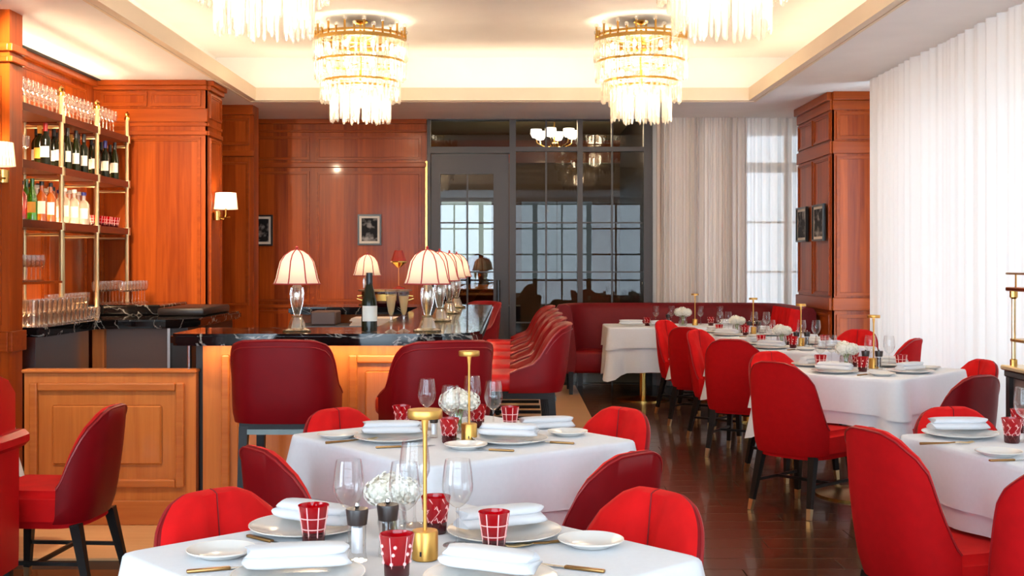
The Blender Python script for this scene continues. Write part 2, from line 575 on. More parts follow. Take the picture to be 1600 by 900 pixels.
for nm, loc, sx, sy in (('cove_light_left', (TXL - 0.2, cy, SOF + 0.07), 0.05, TYB - TYF),
                        ('cove_light_right', (TXR + 0.2, cy, SOF + 0.07), 0.05, TYB - TYF),
                        ('cove_light_back', ((TXL + TXR) / 2, TYB + 0.2, SOF + 0.07), TXR - TXL, 0.05),
                        ('cove_light_front', ((TXL + TXR) / 2, TYF - 0.2, SOF + 0.07), TXR - TXL, 0.05)):
    e = E_COVE * max(sx, sy) / 11.3
    add_light(nm, 'AREA', loc, e, WARM2, (R(180), 0, 0), shape='RECTANGLE', size=sx, size_y=sy)
struct(MB().box(LEFT + 0.05, LEFT + 0.085, 6.5, 10.55, SOF - 0.012, SOF - 0.001).build('trim_4', 'slot_black', smooth=False), 'black air slot along the ceiling')

# ------------------------------------------------------------------ panelled walls
def wall_panels(name, label, u0, u1, z0, z1, panels, mats=('mahogany', 'mahogany_trim'), bands=(), loc=(0, 0, 0), rz=0.0, thick=0.12, kind='structure', crown=True):
    """panelled wall face in local coordinates: u along x, the face looks to -y; panels (u0,u1,z0,z1)"""
    root = MB().box(u0, u1, 0.0, thick, z0, z1).build(name, mats[0], None, loc, rz, smooth=False)
    root['label'] = label
    if kind: root['kind'] = kind
    for (a, b, c, d) in panels:
        w = 0.028
        mb = MB()
        for k, (e, dep) in enumerate(((0.0, 0.020), (w * 0.55, 0.011))):
            ww = w * 0.55
            a2, b2, c2, d2 = a + e, b - e, c + e, d - e
            mb.box(a2, a2 + ww, -dep, 0.001, c2, d2); mb.box(b2 - ww, b2, -dep, 0.001, c2, d2)
            mb.box(a2 + ww, b2 - ww, -dep, 0.001, c2, c2 + ww); mb.box(a2 + ww, b2 - ww, -dep, 0.001, d2 - ww, d2)
        mb.build('moulding', mats[1], root, smooth=False)
        g = w * 1.1
        MB().box(a + g, b - g, -0.006, 0.002, c + g, d - g, bev=0.003).build('panel', mats[0], root, smooth=False)
    for (c, d, dep) in bands:
        MB().box(u0 - (0.0), u1, -dep, 0.002, c, d, bev=0.006, seg=2).build('moulding_band', mats[1], root, smooth=False)
    return root

# left wall (behind the bar shelves) and its return
wl = wall_panels('wall_left', 'orange lit mahogany wall behind the bar shelves', 5.4, BACK, 0, SOF,
                 [(9.55, 10.4, 0.4, 2.55), (8.6, 9.45, 0.4, 2.55), (7.9, 8.5, 0.4, 2.55), (9.0, 10.4, 2.66, 2.92), (7.9, 8.9, 2.66, 2.92)],
                 bands=((2.58, 2.63, 0.02), (2.97, 3.03, 0.05)), loc=(LEFT, 0, 0), rz=R(90))
RY = 10.62
wall_panels('wall_return', 'glossy orange mahogany wall beside the bar shelves', LEFT, -2.73, 0, SOF,
            [(LEFT + 0.06, -2.79, 0.95, 2.52), (LEFT + 0.06, -3.27, 2.80, 2.93), (-3.24, -2.79, 2.80, 2.93)],
            bands=((2.54, 2.58, 0.018), (2.62, 2.65, 0.012), (2.66, 2.78, 0.006), (2.945, 2.985, 0.03), (2.985, 3.03, 0.055)), loc=(0, RY, 0), thick=0.5)
# end face of that return, looking at +x
wall_panels('wall_return_side', 'dark mahogany end face carrying a wall sconce', RY, RY + 0.5, 0, SOF,
            [(RY + 0.05, RY + 0.45, 0.95, 2.52), (RY + 0.05, RY + 0.45, 2.70, 2.92)],
            bands=((2.54, 2.58, 0.018), (2.62, 2.65, 0.012), (2.945, 2.985, 0.03), (2.985, 3.03, 0.055)), loc=(-2.73, 0, 0), rz=R(90), thick=0.02)
# second pier
P2 = 12.3
wall_panels('wall_pier', 'mahogany pier with rounded capital behind the wall sconce', LEFT, -2.68, 0, SOF,
            [(-3.3, -2.73, 0.95, 2.45), (-3.3, -2.73, 2.62, 2.9)],
            bands=((2.50, 2.56, 0.04), (2.93, 3.03, 0.06)), loc=(0, P2, 0), thick=0.22)
# back wall
XB0, XM, XB1 = LEFT, px(492, BACK), px(667, BACK)
zb1, zb2 = pz(262, BACK), pz(250, BACK)
wall_panels('wall_back', 'dark glossy mahogany panelled wall behind the bar', XB0, XB1, 0, SOF,
            [(XB0 + 0.06, XM - 0.06, 0.95, pz(268, BACK)), (XM + 0.02, XB1 - 0.06, 0.95, pz(268, BACK)),
             (XB0 + 0.06, XM - 0.06, pz(250, BACK), pz(213, BACK)), (XM + 0.02, XB1 - 0.06, pz(250, BACK), pz(213, BACK)),
             (XB0 + 0.06, XM - 0.06, 0.12, 0.85), (XM + 0.02, XB1 - 0.06, 0.12, 0.85)],
            bands=((pz(262, BACK), pz(254, BACK), 0.03), (pz(207, BACK), pz(203, BACK), 0.015), (pz(194, BACK), SOF, 0.05), (0.88, 0.92, 0.02)), loc=(0, BACK, 0))
MB().box(XB1 - 0.015, XB1 + 0.012, BACK - 0.03, BACK, 0.0, 2.55).build('trim_5', 'brass', smooth=False)
struct(bpy.data.objects['trim_5'], 'thin brass strip at the edge of the mahogany wall')

# near left pilaster
NP = 7.62
XP = px(15, NP)
wp = wall_panels('wall_pilaster', 'mahogany pilaster at the left picture edge', LEFT, XP, 0, SOF,
                 [(LEFT + 0.04, XP - 0.05, 1.0, 2.6)],
                 bands=((pz(97, NP), pz(88, NP), 0.03), (pz(80, NP), pz(68, NP), 0.03), (pz(550, NP), pz(518, NP), 0.03)), loc=(0, NP, 0), thick=0.2)
for z0, z1 in ((pz(97, NP), pz(88, NP)), (pz(80, NP), pz(68, NP)), (pz(550, NP), pz(518, NP))):
    MB().box(XP, XP + 0.03, NP - 0.03, NP + 0.2, z0, z1, bev=0.006, seg=2).build('moulding_band', 'mahogany_trim', wp, (0, -NP, 0), smooth=False)

# right pier
PX, PY0, PY1 = 3.06, 11.32, 12.65
rp_b = ((pz(190, 11.9), pz(183, 11.9), 0.0),)
BANDS = ((2.44, 2.56, 0.022), (2.95, 3.03, 0.05), (2.86, 2.95, 0.02), (0.94, 1.06, 0.03))
wall_panels('wall_pier_right', 'light mahogany front face of the pier beside the white curtain', PX, RIGHT + 0.02, 0, SOF,
            [(PX + 0.04, RIGHT, 1.08, 2.42), (PX + 0.04, RIGHT, 2.58, 2.84), (PX + 0.04, RIGHT, 0.15, 0.9)], bands=BANDS, loc=(0, PY0, 0), thick=PY1 - PY0)
pm = (PY0 + PY1) / 2
pr = wall_panels('wall_pier_right_side', 'mahogany pier side carrying two framed pictures', -PY1, -PY0, 0, SOF,
                 [(-PY1 + 0.05, -pm - 0.03, 1.08, 2.42), (-pm + 0.03, -PY0 - 0.05, 1.08, 2.42),
                  (-PY1 + 0.05, -pm - 0.03, 2.58, 2.84), (-pm + 0.03, -PY0 - 0.05, 2.58, 2.84),
                  (-PY1 + 0.05, -PY0 - 0.05, 0.15, 0.9)], bands=BANDS, loc=(PX, 0, 0), rz=R(-90), thick=0.02)

# window walls
mb = MB()
WZ0, WZ1 = 0.10, 2.62
mb.box(RIGHT, RIGHT + 0.2, FRONT, -2.2, 0, SOF); mb.box(RIGHT, RIGHT + 0.2, 10.55, BACK, 0, SOF)
mb.box(RIGHT, RIGHT + 0.2, -2.2, 10.55, 0, WZ0); mb.box(RIGHT, RIGHT + 0.2, -2.2, 10.55, WZ1, SOF)
struct(mb.build('wall_right', 'plaster', smooth=False), 'window wall behind the white curtains')
w = struct(MB().box(RIGHT + 0.09, RIGHT + 0.1, -2.2, 10.55, WZ0, WZ1).build('window_1', 'window_pane', smooth=False), 'tall windows behind the white curtain')
mb = MB()
for k in range(6):
    y = -2.2 + k * 2.55
    mb.box(RIGHT + 0.06, RIGHT + 0.13, y - 0.03, y + 0.03, WZ0, WZ1)
mb.build('window_frame', 'plaster', w, smooth=False)

mb = MB()
mb.box(LEFT - 0.2, LEFT, FRONT, -1.6, 0, SOF); mb.box(LEFT - 0.2, LEFT, 1.0, 5.4, 0, SOF)
mb.box(LEFT - 0.2, LEFT, -1.6, 1.0, 0, 0.3); mb.box(LEFT - 0.2, LEFT, -1.6, 1.0, 2.75, SOF)
struct(mb.build('wall_added_window', 'plaster', smooth=False), 'plaster wall left of the viewer, opened for the added windows')
w = struct(MB().box(LEFT - 0.11, LEFT - 0.1, -1.6, 1.0, 0.3, 2.75).build('window_added', 'window_pane', smooth=False), 'tall windows added out of view for daylight from the left')  # window added out of view to light surfaces facing left
mb = MB()
for k in range(3):
    y = -1.6 + k * 1.3
    mb.box(LEFT - 0.14, LEFT - 0.07, y - 0.035, y + 0.035, 0.3, 2.75)
mb.build('window_frame', 'bronze_frame', w, smooth=False)
mb = MB()
mb.box(LEFT - 0.2, -3.5, FRONT - 0.2, FRONT, 0, SOF); mb.box(3.3, RIGHT + 0.2, FRONT - 0.2, FRONT, 0, SOF)
mb.box(-3.5, 3.3, FRONT - 0.2, FRONT, 0, 0.3); mb.box(-3.5, 3.3, FRONT - 0.2, FRONT, 2.9, SOF)
struct(mb.build('wall_front', 'plaster', smooth=False), 'window wall behind the viewer')
w = struct(MB().box(-3.5, 3.3, FRONT - 0.11, FRONT - 0.1, 0.3, 2.9).build('window_2', 'window_pane', smooth=False), 'gridded windows behind the viewer')
mb = MB()
for k in range(11):
    x = -3.5 + k * 0.68
    ww = 0.06 if k % 2 == 0 else 0.02
    mb.box(x - ww, x + ww, FRONT - 0.14, FRONT - 0.06, 0.3, 2.9)
for z in (0.33, 0.95, 1.6, 2.25, 2.87):
    mb.box(-3.5, 3.3, FRONT - 0.13, FRONT - 0.07, z - 0.02, z + 0.02)
mb.build('window_frame', 'bronze_frame', w, smooth=False)

# back window wall behind the sheer curtain
BX0 = px(1020, BACK)
WX0, WX1 = 2.22, 3.45
mb = MB()
mb.box(BX0, WX0, BACK, BACK + 0.2, 0, SOF); mb.box(WX1, RIGHT + 0.2, BACK, BACK + 0.2, 0, SOF)
mb.box(WX0, WX1, BACK, BACK + 0.2, 0, 0.25); mb.box(WX0, WX1, BACK, BACK + 0.2, 2.86, SOF)
struct(mb.build('wall_back_window', 'plaster', smooth=False), 'plaster wall with a window behind the sheer curtain')
w = struct(MB().box(WX0, WX1, BACK + 0.09, BACK + 0.1, 0.25, 2.86).build('window_3', 'window_pane', smooth=False), 'bright window behind the sheer back curtain')
mb = MB()
for x0, x1 in ((WX0, 2.26), (2.44, 2.66), (3.13, 3.2), (3.4, 3.45)):
    mb.box(x0, x1, BACK + 0.05, BACK + 0.14, 0.25, 2.86)
for yy, t in ((261, 0.055), (347, 0.012), (425, 0.012)):
    z = pz(yy, BACK)
    mb.box(WX0, WX1, BACK + 0.06, BACK + 0.13, z - t, z + t)
mb.build('window_frame', 'bronze_frame', w, smooth=False)

# ------------------------------------------------------------------ curtains
def curtain(name, label, p0, p1, z0, z1, m, folds, amp, seed, group=None):
    r = random.Random(seed)
    p0, p1 = Vector((p0[0], p0[1], 0)), Vector((p1[0], p1[1], 0))
    d = (p1 - p0); ln = d.length; d.normalize()
    n = Vector((-d.y, d.x, 0))
    ph = [r.uniform(0, 6.28) for _ in range(5)]
    nu, nv = folds * 10, 8
    rows = []
    for j in range(nv + 1):
        t = j / nv
        z = z0 + (z1 - z0) * t
        row = []
        for i in range(nu + 1):
            s = i / nu
            u = s * folds * 2 * PI
            ww = math.sin(u + 0.8 * math.sin(u * 0.31 + ph[0]) + 0.25 * (1 - t) * math.sin(s * 9 + ph[1]))
            a = amp * (0.7 + 0.5 * math.sin(u * 0.13 + ph[2]))
            off = a * ww + amp * 0.3 * math.sin(2.3 * u + ph[3])
            q = p0 + d * (s * ln + 0.15 * amp * math.sin(u * 1.7 + ph[4])) + n * off
            row.append((q.x, q.y, z))
        rows.append(row)
    mb = MB(); mb.grid(rows)
    o = mb.build(name, m, ang=180)
    return tag(o, label, 'curtain', group)
curtain('curtain', 'long white sheer curtain glowing along the right wall', (3.2, 10.62), (3.2, 4.4), 0.01, SOF, 'sheer_white', 34, 0.026, 3)
curtain('curtain', 'white sheer curtain on the right wall, part beyond the picture edge', (3.2, 4.35), (3.2, -2.4), 0.01, SOF, 'sheer_white', 60, 0.035, 5)
curtain('curtain', 'beige gathered sheer curtain next to the dark glass partition', (BX0 + 0.02, 13.33), (2.64, 13.33), 0.01, SOF, 'drape_beige', 19, 0.04, 9)
curtain('curtain', 'pale sheer curtain over the bright back window beside the pier', (2.62, 13.38), (3.5, 13.38), 0.01, SOF, 'sheer_back', 9, 0.03, 12)

# ------------------------------------------------------------------ glass partition and the room behind it
gp = thing('glass_partition', 'dark bronze framed glass partition at the back of the room', 'partition', (0, BACK, 0))
gp['kind'] = 'structure'
del gp['category']
GX0, GX1 = px(668, BACK), px(1018, BACK)
def bar_px(name, x0, x1, y0, y1, dep=0.05, parent=gp, m='bronze_frame', oy=0.0):
    return MB().box(px(x0, BACK), px(x1, BACK), -dep + oy, dep + oy, pz(y1, BACK), pz(y0, BACK)).build(name, m, parent, smooth=False)
YB = 410 + EYE * F / BACK
bar_px('post', 668, 673, 187, YB); bar_px('post', 796, 806, 187, YB, 0.06); bar_px('post', 902, 910, 187, YB, 0.06); bar_px('post', 1005, 1018, 187, YB, 0.07)
bar_px('rail', 673, 796, 230, 240); bar_px('rail', 806, 902, 230, 237); bar_px('rail', 910, 1005, 230, 237)
bar_px('rail', 668, 1018, 184, 188)
bar_px('glazing_bar', 852, 854.5, 187, YB, 0.025); bar_px('glazing_bar', 955, 957.5, 187, YB, 0.025)
for yy in (347, 424, 503, 560):
    bar_px('glazing_bar', 806, 902, yy, yy + 2, 0.022); bar_px('glazing_bar', 910, 1005, yy, yy + 2, 0.022)
for x0, x1, y0, y1 in ((673, 796, 188, 230), (806, 852, 188, 230), (854.5, 902, 188, 230), (910, 955, 188, 230), (957.5, 1005, 188, 230),
                       (806, 852, 237, YB), (854.5, 902, 237, YB), (910, 955, 237, YB), (957.5, 1005, 237, YB)):
    bar_px('pane', x0, x1, y0, y1, 0.004, m='pane')
dr = thing('door_1', 'dark bronze door with a tall glazed light beside the bar', 'door', (0, BACK, 0))
dr['kind'] = 'structure'; del dr['category']
bar_px('stile', 674, 688, 241, YB - 1, 0.035, dr, oy=0.02); bar_px('stile', 771, 795, 241, YB - 1, 0.035, dr, oy=0.02)
bar_px('rail', 688, 771, 241, 272, 0.035, dr, oy=0.02); bar_px('rail', 688, 771, 570, YB - 1, 0.035, dr, oy=0.02)
bar_px('glazing_bar', 729, 731.5, 272, 570, 0.02, dr, oy=0.02)
for yy in (347, 424, 503):
    bar_px('glazing_bar', 688, 771, yy, yy + 2, 0.02, dr, oy=0.02)
bar_px('pane', 688, 771, 272, 570, 0.004, dr, 'pane_door', oy=0.02)
MB().tube([(px(779, BACK), -0.08, 0.85), (px(779, BACK), -0.08, 1.2)], 0.02, 8).build('handle', 'frame_black', dr)

BR = 18.5
mb = MB()
mb.box(-3.0, 3.6, BR, BR + 0.1, 0, 3.4)
struct(mb.build('wall_back_room', 'backroom_wall', smooth=False), 'brown wall of the room behind the glass')
struct(MB().box(-3.1, -3.0, BACK + 0.3, BR, 0, 3.4).build('wall_back_room_left', 'backroom_wall', smooth=False), 'left wall of the room behind the glass')
struct(MB().box(BX0 + 0.08, BX0 + 0.18, BACK + 0.3, BR, 0, 3.4).build('wall_back_room_right', 'backroom_dark', smooth=False), 'dark right wall of the room behind the glass')
struct(MB().box(-3.0, 3.6, BACK + 0.3, BR, -0.1, 0.0).build('floor_back_room', 'backroom_dark', smooth=False), 'dark floor of the room behind the glass')
struct(MB().box(-3.0, 3.6, BACK + 0.3, BR, 3.4, 3.5).build('ceiling_back_room', 'backroom_beige', smooth=False), 'beige ceiling of the room behind the glass')
struct(MB().box(-3.0, BX0 + 0.1, BR - 0.06, BR, 2.95, 3.3).build('trim_6', 'mahogany_trim', smooth=False), 'dark cornice in the room behind the glass')
for x0, x1, lab in ((px(690, BR), px(768, BR), 'bright glowing panel standing in for the window reflection in the door'), (px(815, BR), px(925, BR), 'dim glowing panel standing in for the window reflection in the partition')):
    wn = struct(MB().box(x0, x1, BR - 0.03, BR - 0.01, pz(470, BR) + 0.35, pz(315, BR)).build('reflection_panel', 'reflection_glow' if 'door' in lab else 'reflection_glow_dim', smooth=False), lab)  # glowing panel imitates windows reflected in the glass
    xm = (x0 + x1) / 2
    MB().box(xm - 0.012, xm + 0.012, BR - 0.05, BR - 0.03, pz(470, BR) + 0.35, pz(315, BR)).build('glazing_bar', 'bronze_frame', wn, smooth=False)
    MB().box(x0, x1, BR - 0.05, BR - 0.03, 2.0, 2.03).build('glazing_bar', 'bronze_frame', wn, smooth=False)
# chandelier of the back room
cd = 15.6
ch = thing('chandelier', 'small chandelier with glowing glass cups behind the partition', 'chandelier', (px(866, cd), cd, pz(228, cd)))
MB().tube([(0, 0, 0), (0, 0, 3.4 - pz(228, cd))], 0.012, 8).build('stem', 'brass', ch)
MB().lathe([(0, -0.04), (0.05, -0.02), (0.06, 0.03), (0.0, 0.06)], 14).build('hub', 'brass', ch)
for k in range(6):
    a = k * PI / 3 + 0.3
    ax, ay = math.cos(a), math.sin(a)
    MB().tube([(0, 0, 0.0), (0.12 * ax, 0.12 * ay, -0.03), (0.24 * ax, 0.24 * ay, 0.03), (0.25 * ax, 0.25 * ay, 0.08)], 0.008, 6).build('arm', 'brass', ch)
    MB().lathe([(0.0, 0.09), (0.05, 0.10), (0.075, 0.15), (0.07, 0.21)], 14, (0.25 * ax, 0.25 * ay, 0)).build('cup', 'bulb', ch)
add_light('back_room_light', 'POINT', (px(866, cd), cd, pz(205, cd)), 70, WARM2, shadow_soft_size=0.1)

# ------------------------------------------------------------------ the bar
BZ = 1.03                         # counter height
BF = 6.12                         # front edge of the counter
BP = 6.32                         # front panelling
BXR = -0.16                       # right edge of the counter
BXL = px(262, BF)                 # left end of the counter
CTH = 0.062
bar = thing('bar_counter', 'U-shaped bar with cherry panelled front', 'bar', (0, 0, 0))
# panelled front
pxl = px(317, BP)
def panel_set(parent, panels, y, mats=('cherry', 'cherry_trim'), axis='x', mg=0.04):
    for (a, b, c, d) in panels:
        if axis == 'x':
            t = lambda u0, u1, d0, d1, z0, z1, **k: MB().box(u0, u1, y - d1, y - d0, z0, z1, **k)
        else:
            t = lambda u0, u1, d0, d1, z0, z1, **k: MB().box(y + d0, y + d1, u0, u1, z0, z1, **k)
        w = 0.045
        for nm, u0, u1, z0, z1 in (('moulding', a, a + w, c, d), ('moulding', b - w, b, c, d), ('moulding', a + w, b - w, c, c + w), ('moulding', a + w, b - w, d - w, d)):
            t(u0, u1, -0.002, 0.022, z0, z1, bev=0.009, seg=2).build(nm, mats[1], parent, smooth=False)
        t(a + w + mg, b - w - mg, -0.002, 0.012, c + w + mg, d - w - mg, bev=0.01).build('panel', mats[0], parent, smooth=False)
MB().box(pxl, BXR - 0.18, BP, BP + 0.05, 0.0, BZ - CTH).build('front_board', 'cherry', bar, smooth=False)
xs = [pxl + 0.10, pxl + 0.72, pxl + 0.80, pxl + 1.36]
panel_set(bar, [(pxl + 0.10, pxl + 0.70, 0.16, BZ - CTH - 0.06), (pxl + 0.78, pxl + 1.38, 0.16, BZ - CTH - 0.06)], BP)
MB().box(pxl, BXR - 0.18, BP - 0.02, BP, 0.0, 0.10, bev=0.005).build('plinth', 'cherry_trim', bar, smooth=False)
MB().box(BXR - 0.22, BXR - 0.17, BP, 10.2, 0.0, BZ - CTH).build('side_board', 'cherry', bar, smooth=False)
panel_set(bar, [(BP + 0.1 + k * 0.95, BP + 0.95 + k * 0.95, 0.16, BZ - CTH - 0.06) for k in range(4)], BXR - 0.17, axis='y')
MB().box(-1.8, BXR - 0.22, 10.15, 10.2, 0.0, BZ - CTH).build('far_board', 'cherry', bar, smooth=False)
MB().box(pxl - 0.06, pxl - 0.002, BP + 0.09, BP + 0.5, 0.0, BZ - CTH).build('end_panel', 'dark_panel', bar, smooth=False)
MB().tube([(px(285, BP), BP + 0.14, 0.5), (px(285, BP), BP + 0.14, BZ - CTH)], 0.012, 8).build('end_pipe', 'steel', bar)
# counter top (continuous worktop)
ct = MB()
chm = 0.20
def slab(mb, poly, z0, z1):
    mb.prism(poly, z0, z1)
front = [(BXL, BF + 0.04), (BXL + 0.04, BF), (BXR - chm, BF), (BXR - 0.05, BF + 0.10), (BXR, BF + 0.26), (BXR, 10.3), (BXR - 0.1, 10.4), (-1.85, 10.4), (-1.85, 9.8), (-0.76, 9.8), (-0.76, 6.74), (BXL, 6.74)]
slab(ct, front, BZ - CTH, BZ)
bmesh.ops.bevel(ct.bm, geom=[e for e in ct.bm.edges if abs(e.verts[0].co.z - e.verts[1].co.z) < 1e-5], offset=0.014, segments=2, affect='EDGES')
wt = ct.build('counter_top', 'marble', smooth=False)
tag(wt, 'glossy black veined marble counter top of the bar', 'counter top')
add_light('bar_front_led', 'AREA', ((pxl + BXR) / 2, BF + 0.11, BZ - CTH - 0.012), E_BARLED, WARM, (R(20), 0, 0), shape='RECTANGLE', size=1.5, size_y=0.03)
add_light('bar_side_led', 'AREA', (BXR - 0.06, 8.2, BZ - CTH - 0.012), E_BARLED * 1.4, WARM, (0, R(20), 0), shape='RECTANGLE', size=0.03, size_y=3.6)
# inner shelf boxes behind the front counter
tag(MB().box(-1.6, -1.4, 9.4, 9.7, 0.9, 1.01, bev=0.01).build('caddy_box', 'grey_panel'), 'small grey caddy standing inside the bar', 'box')
mn = thing('menu_stack', 'stack of cream menus lying inside the bar', 'menus', (-0.98, 9.5, 0.9))
for k in range(5):
    MB().box(-0.3, 0.22, -0.17, 0.17, 0.012 * k, 0.012 * k + 0.01).build('menu', 'menu_paper', mn, (0.01 * (k % 3), 0, 0), smooth=False)
sb = thing('service_shelf', 'steel service shelf on the inner side of the bar', 'shelf', (0, 0, 0))
MB().box(-1.75, -0.78, 9.25, 9.78, 0.86, 0.9).build('shelf_board', 'steel_dark', sb, smooth=False)
for x in (-1.72, -0.82):
    for y in (9.28, 9.74):
        MB().box(x - 0.02, x + 0.02, y - 0.02, y + 0.02, 0, 0.86).build('leg', 'steel_dark', sb, smooth=False)

# low gate / half door left of the bar
g0, g1, gz = px(38, BP), px(306, BP), pz(577, BP)
gate = thing('bar_gate', 'low cherry panelled half wall left of the bar', 'half wall', (0, 0, 0))
MB().box(g0, g1, BP, BP + 0.06, 0.0, gz - 0.012).build('board', 'cherry', gate, smooth=False)
MB().box(g0 - 0.01, g1 + 0.005, BP - 0.02, BP + 0.07, gz - 0.02, gz, bev=0.006).build('cap', 'cherry_trim', gate, smooth=False)
panel_set(gate, [(g0 + 0.03, g1 - 0.06, 0.20, gz - 0.07)], BP, mg=0.075)
MB().box(g0, g1, BP - 0.015, BP, 0.0, 0.13, bev=0.004).build('plinth', 'cherry_trim', gate, smooth=False)

# back bar counters
bb = thing('back_bar_counter', 'black marble back bar counter below the glass shelves', 'counter', (0, 0, 0))
bx1 = px(318, 9.3)
ctm = MB()
poly = [(LEFT + 0.02, 7.9), (-3.12, 7.9), (-3.12, 8.85), (-2.98, 8.95), (-2.62, 8.95), (-2.5, 9.02), (-2.42, 9.2), (-2.42, 10.58), (LEFT + 0.02, 10.58)]
ctm.prism(poly, 0.90, 0.965)
bmesh.ops.bevel(ctm.bm, geom=[e for e in ctm.bm.edges if abs(e.verts[0].co.z - e.verts[1].co.z) < 1e-5], offset=0.014, segments=2, affect='EDGES')
ctm.build('marble_top', 'marble', bb, smooth=False)
MB().box(-3.7, -3.2, 7.95, 8.95, 0.0, 0.90).build('side_cabinet', 'steel', bb, smooth=False)
MB().box(-3.10, -2.62, 9.05, 9.1, 0.0, 0.90).build('cabinet_door', 'grey_panel', bb, smooth=False)
MB().box(-3.19, -3.10, 9.0, 9.1, 0.0, 0.90).build('cabinet_stile', 'cherry', bb, smooth=False)
MB().box(-2.62, -2.60, 9.0, 9.1, 0.0, 0.90).build('metal_edge', 'steel', bb, smooth=False)
MB().box(-2.60, -2.48, 9.06, 10.5, 0.0, 0.90).build('cabinet_side', 'dark_panel', bb, smooth=False)
MB().box(LEFT + 0.02, -2.9, 9.75, 10.58, 0.966, 1.05, bev=0.01).build('raised_ledge', 'marble', bb, smooth=False)
tag(MB().box(-2.88, -2.5, 9.6, 10.5, 0.966, 1.03, bev=0.02, seg=2).build('sink_tray', 'dark_panel'), 'black tray at the end of the back bar counter', 'tray')

# shelving
SX = -3.4
posts = [8.15, 8.93, 9.70, 10.46]
sh = thing('bar_shelving', 'brass post shelving with dark boards full of bottles and glasses', 'shelving', (0, 0, 0))
levels = [1.70, 2.115, 2.51]
for y in posts:
    for x in (SX, -3.68):
        MB().tube([(x, y, 0.967 if y < 9.72 else 1.052), (x, y, 2.66)], 0.018, 10).build('post', 'brass_pale', sh)
        MB().lathe([(0, 0), (0.026, 0.005), (0.026, 0.03), (0.012, 0.04), (0.024, 0.06), (0.0, 0.085)], 12, (x, y, 2.65)).build('finial', 'brass', sh)
for z in levels:
    for a, b in zip([7.84] + posts[:-1], posts):
        bd = MB().box(-3.70, SX + 0.02, a + 0.03, b - 0.03, z - 0.055, z).build('shelf_board', 'shelf_wood', sh, smooth=False)
    for y in posts:
        MB().tube([(SX, y, z - 0.09), (-3.68, y, z - 0.09)], 0.012, 8).build('bracket_rail', 'brass_pale', sh)
        MB().lathe([(0.03, -0.06), (0.03, 0.006)], 12, (SX, y, z)).build('collar', 'brass_pale', sh)
for a, b in ((7.9, 8.9),):
    MB().box(-3.70, SX + 0.02, a, b, 1.245, 1.262).build('glass_shelf', 'mahogany_trim', sh, smooth=False)
for z in levels + [1.0]:
    zz = z + (0.36 if z < 1.1 else 0.33) - 0.0
    MB().box(-3.715, -3.70, 7.9, 10.4 if z > 1.1 else 9.7, z + 0.004, z + 0.012).build('led_strip', 'led_warm', sh, smooth=False)
    add_light('shelf_light', 'AREA', (-3.50, 9.15, z + 0.014), E_SHELF * (2.2 if z > 2.4 else 1.0), (1.0, 0.78, 0.54) if z > 2.4 else WARM, (R(180), 0, 0), shape='RECTANGLE', size=0.03, size_y=2.5)

# bottles
def lathe_mesh(name, prof, m, n=14):
    return MB().lathe(prof, n).mesh(name, m)
def make_bottle(h, r, style, body_m, cap_m, label_m):
    def mk():
        t = thing('bottle', '', 'bottle')
        if style == 'wine':
            pr = [(0, 0.0), (r, 0.002), (r, h * 0.60), (r * 0.85, h * 0.66), (r * 0.40, h * 0.74), (r * 0.36, h * 0.97), (0, h * 0.97)]
        elif style == 'hock':
            pr = [(0, 0.0), (r, 0.002), (r, h * 0.48), (r * 0.80, h * 0.60), (r * 0.42, h * 0.80), (r * 0.36, h * 0.97), (0, h * 0.97)]
        else:
            pr = [(0, 0.0), (r, 0.002), (r, h * 0.62), (r * 0.7, h * 0.70), (r * 0.34, h * 0.76), (r * 0.34, h * 0.92), (0, h * 0.92)]
        MB().lathe(pr, 14).build('glass_body', body_m, t)
        MB().lathe([(0, h * 0.80), (r * 0.42, h * 0.80), (r * 0.42, h), (0, h)] if style != 'spirit' else [(0, h * 0.90), (r * 0.45, h * 0.90), (r * 0.45, h), (0, h)], 12).build('capsule', cap_m, t)
        if label_m:
            z0, z1 = (h * 0.18, h * 0.44) if style != 'spirit' else (h * 0.18, h * 0.5)
            MB().lathe([(r * 1.02, z0), (r * 1.02, z1)], 12, a0=-PI * 0.78, a1=-PI * 0.02).build('paper_label', label_m, t)
        return t
    return Kind(mk)
B1 = make_bottle(0.31, 0.038, 'wine', 'wine_dark', 'capsule_black', 'paper_label')
B2 = make_bottle(0.32, 0.036, 'hock', 'bottle_olive', 'capsule_black', 'paper_label')
B3 = make_bottle(0.30, 0.040, 'wine', 'bottle_olive', 'label_amber', 'label_amber')
B4 = make_bottle(0.31, 0.038, 'wine', 'wine_dark', 'capsule_red', 'paper_label')
B5 = make_bottle(0.31, 0.037, 'wine', 'wine_dark', 'capsule_blue', 'paper_label')
row = [(8.72, B4, 'red capped dark wine bottle, nearest on the upper bottle shelf'), (8.80, B3, 'gold capped wine bottle behind the brass post on the upper shelf'),
       (9.00, B1, None), (9.07, B1, None), (9.15, B2, None), (9.24, B1, 'dark wine bottle with a large white label in the middle bay'), (9.33, B2, None),
       (9.42, B3, 'wine bottle with amber label on the upper bottle shelf'), (9.50, B1, None), (9.58, B2, None), (9.78, B1, None), (9.88, B2, 'tall tapering dark bottle just right of the third brass post'),
       (10.0, B5, 'blue capped wine bottle with white label on the upper shelf'), (10.12, B1, None), (10.24, B2, None), (10.34, B1, None)]
for k, (y, kd, lab) in enumerate(row):
    kd.put((-3.435 - 0.075 * (k % 2), y, 2.117), R(-25), lab or ORD[k] + ' bottle from the near end of the upper shelf, dark with white label', 'wine bottles on the upper shelf')
for k in range(7):
    B1.put((-3.605, 8.98 + k * 0.2, 2.117), R(-25), ORD[k] + ' dark wine bottle in the back row of the upper shelf', 'wine bottles in the back row')
S1 = make_bottle(0.27, 0.045, 'spirit', 'clear_spirit', 'paper_label', 'paper_label')
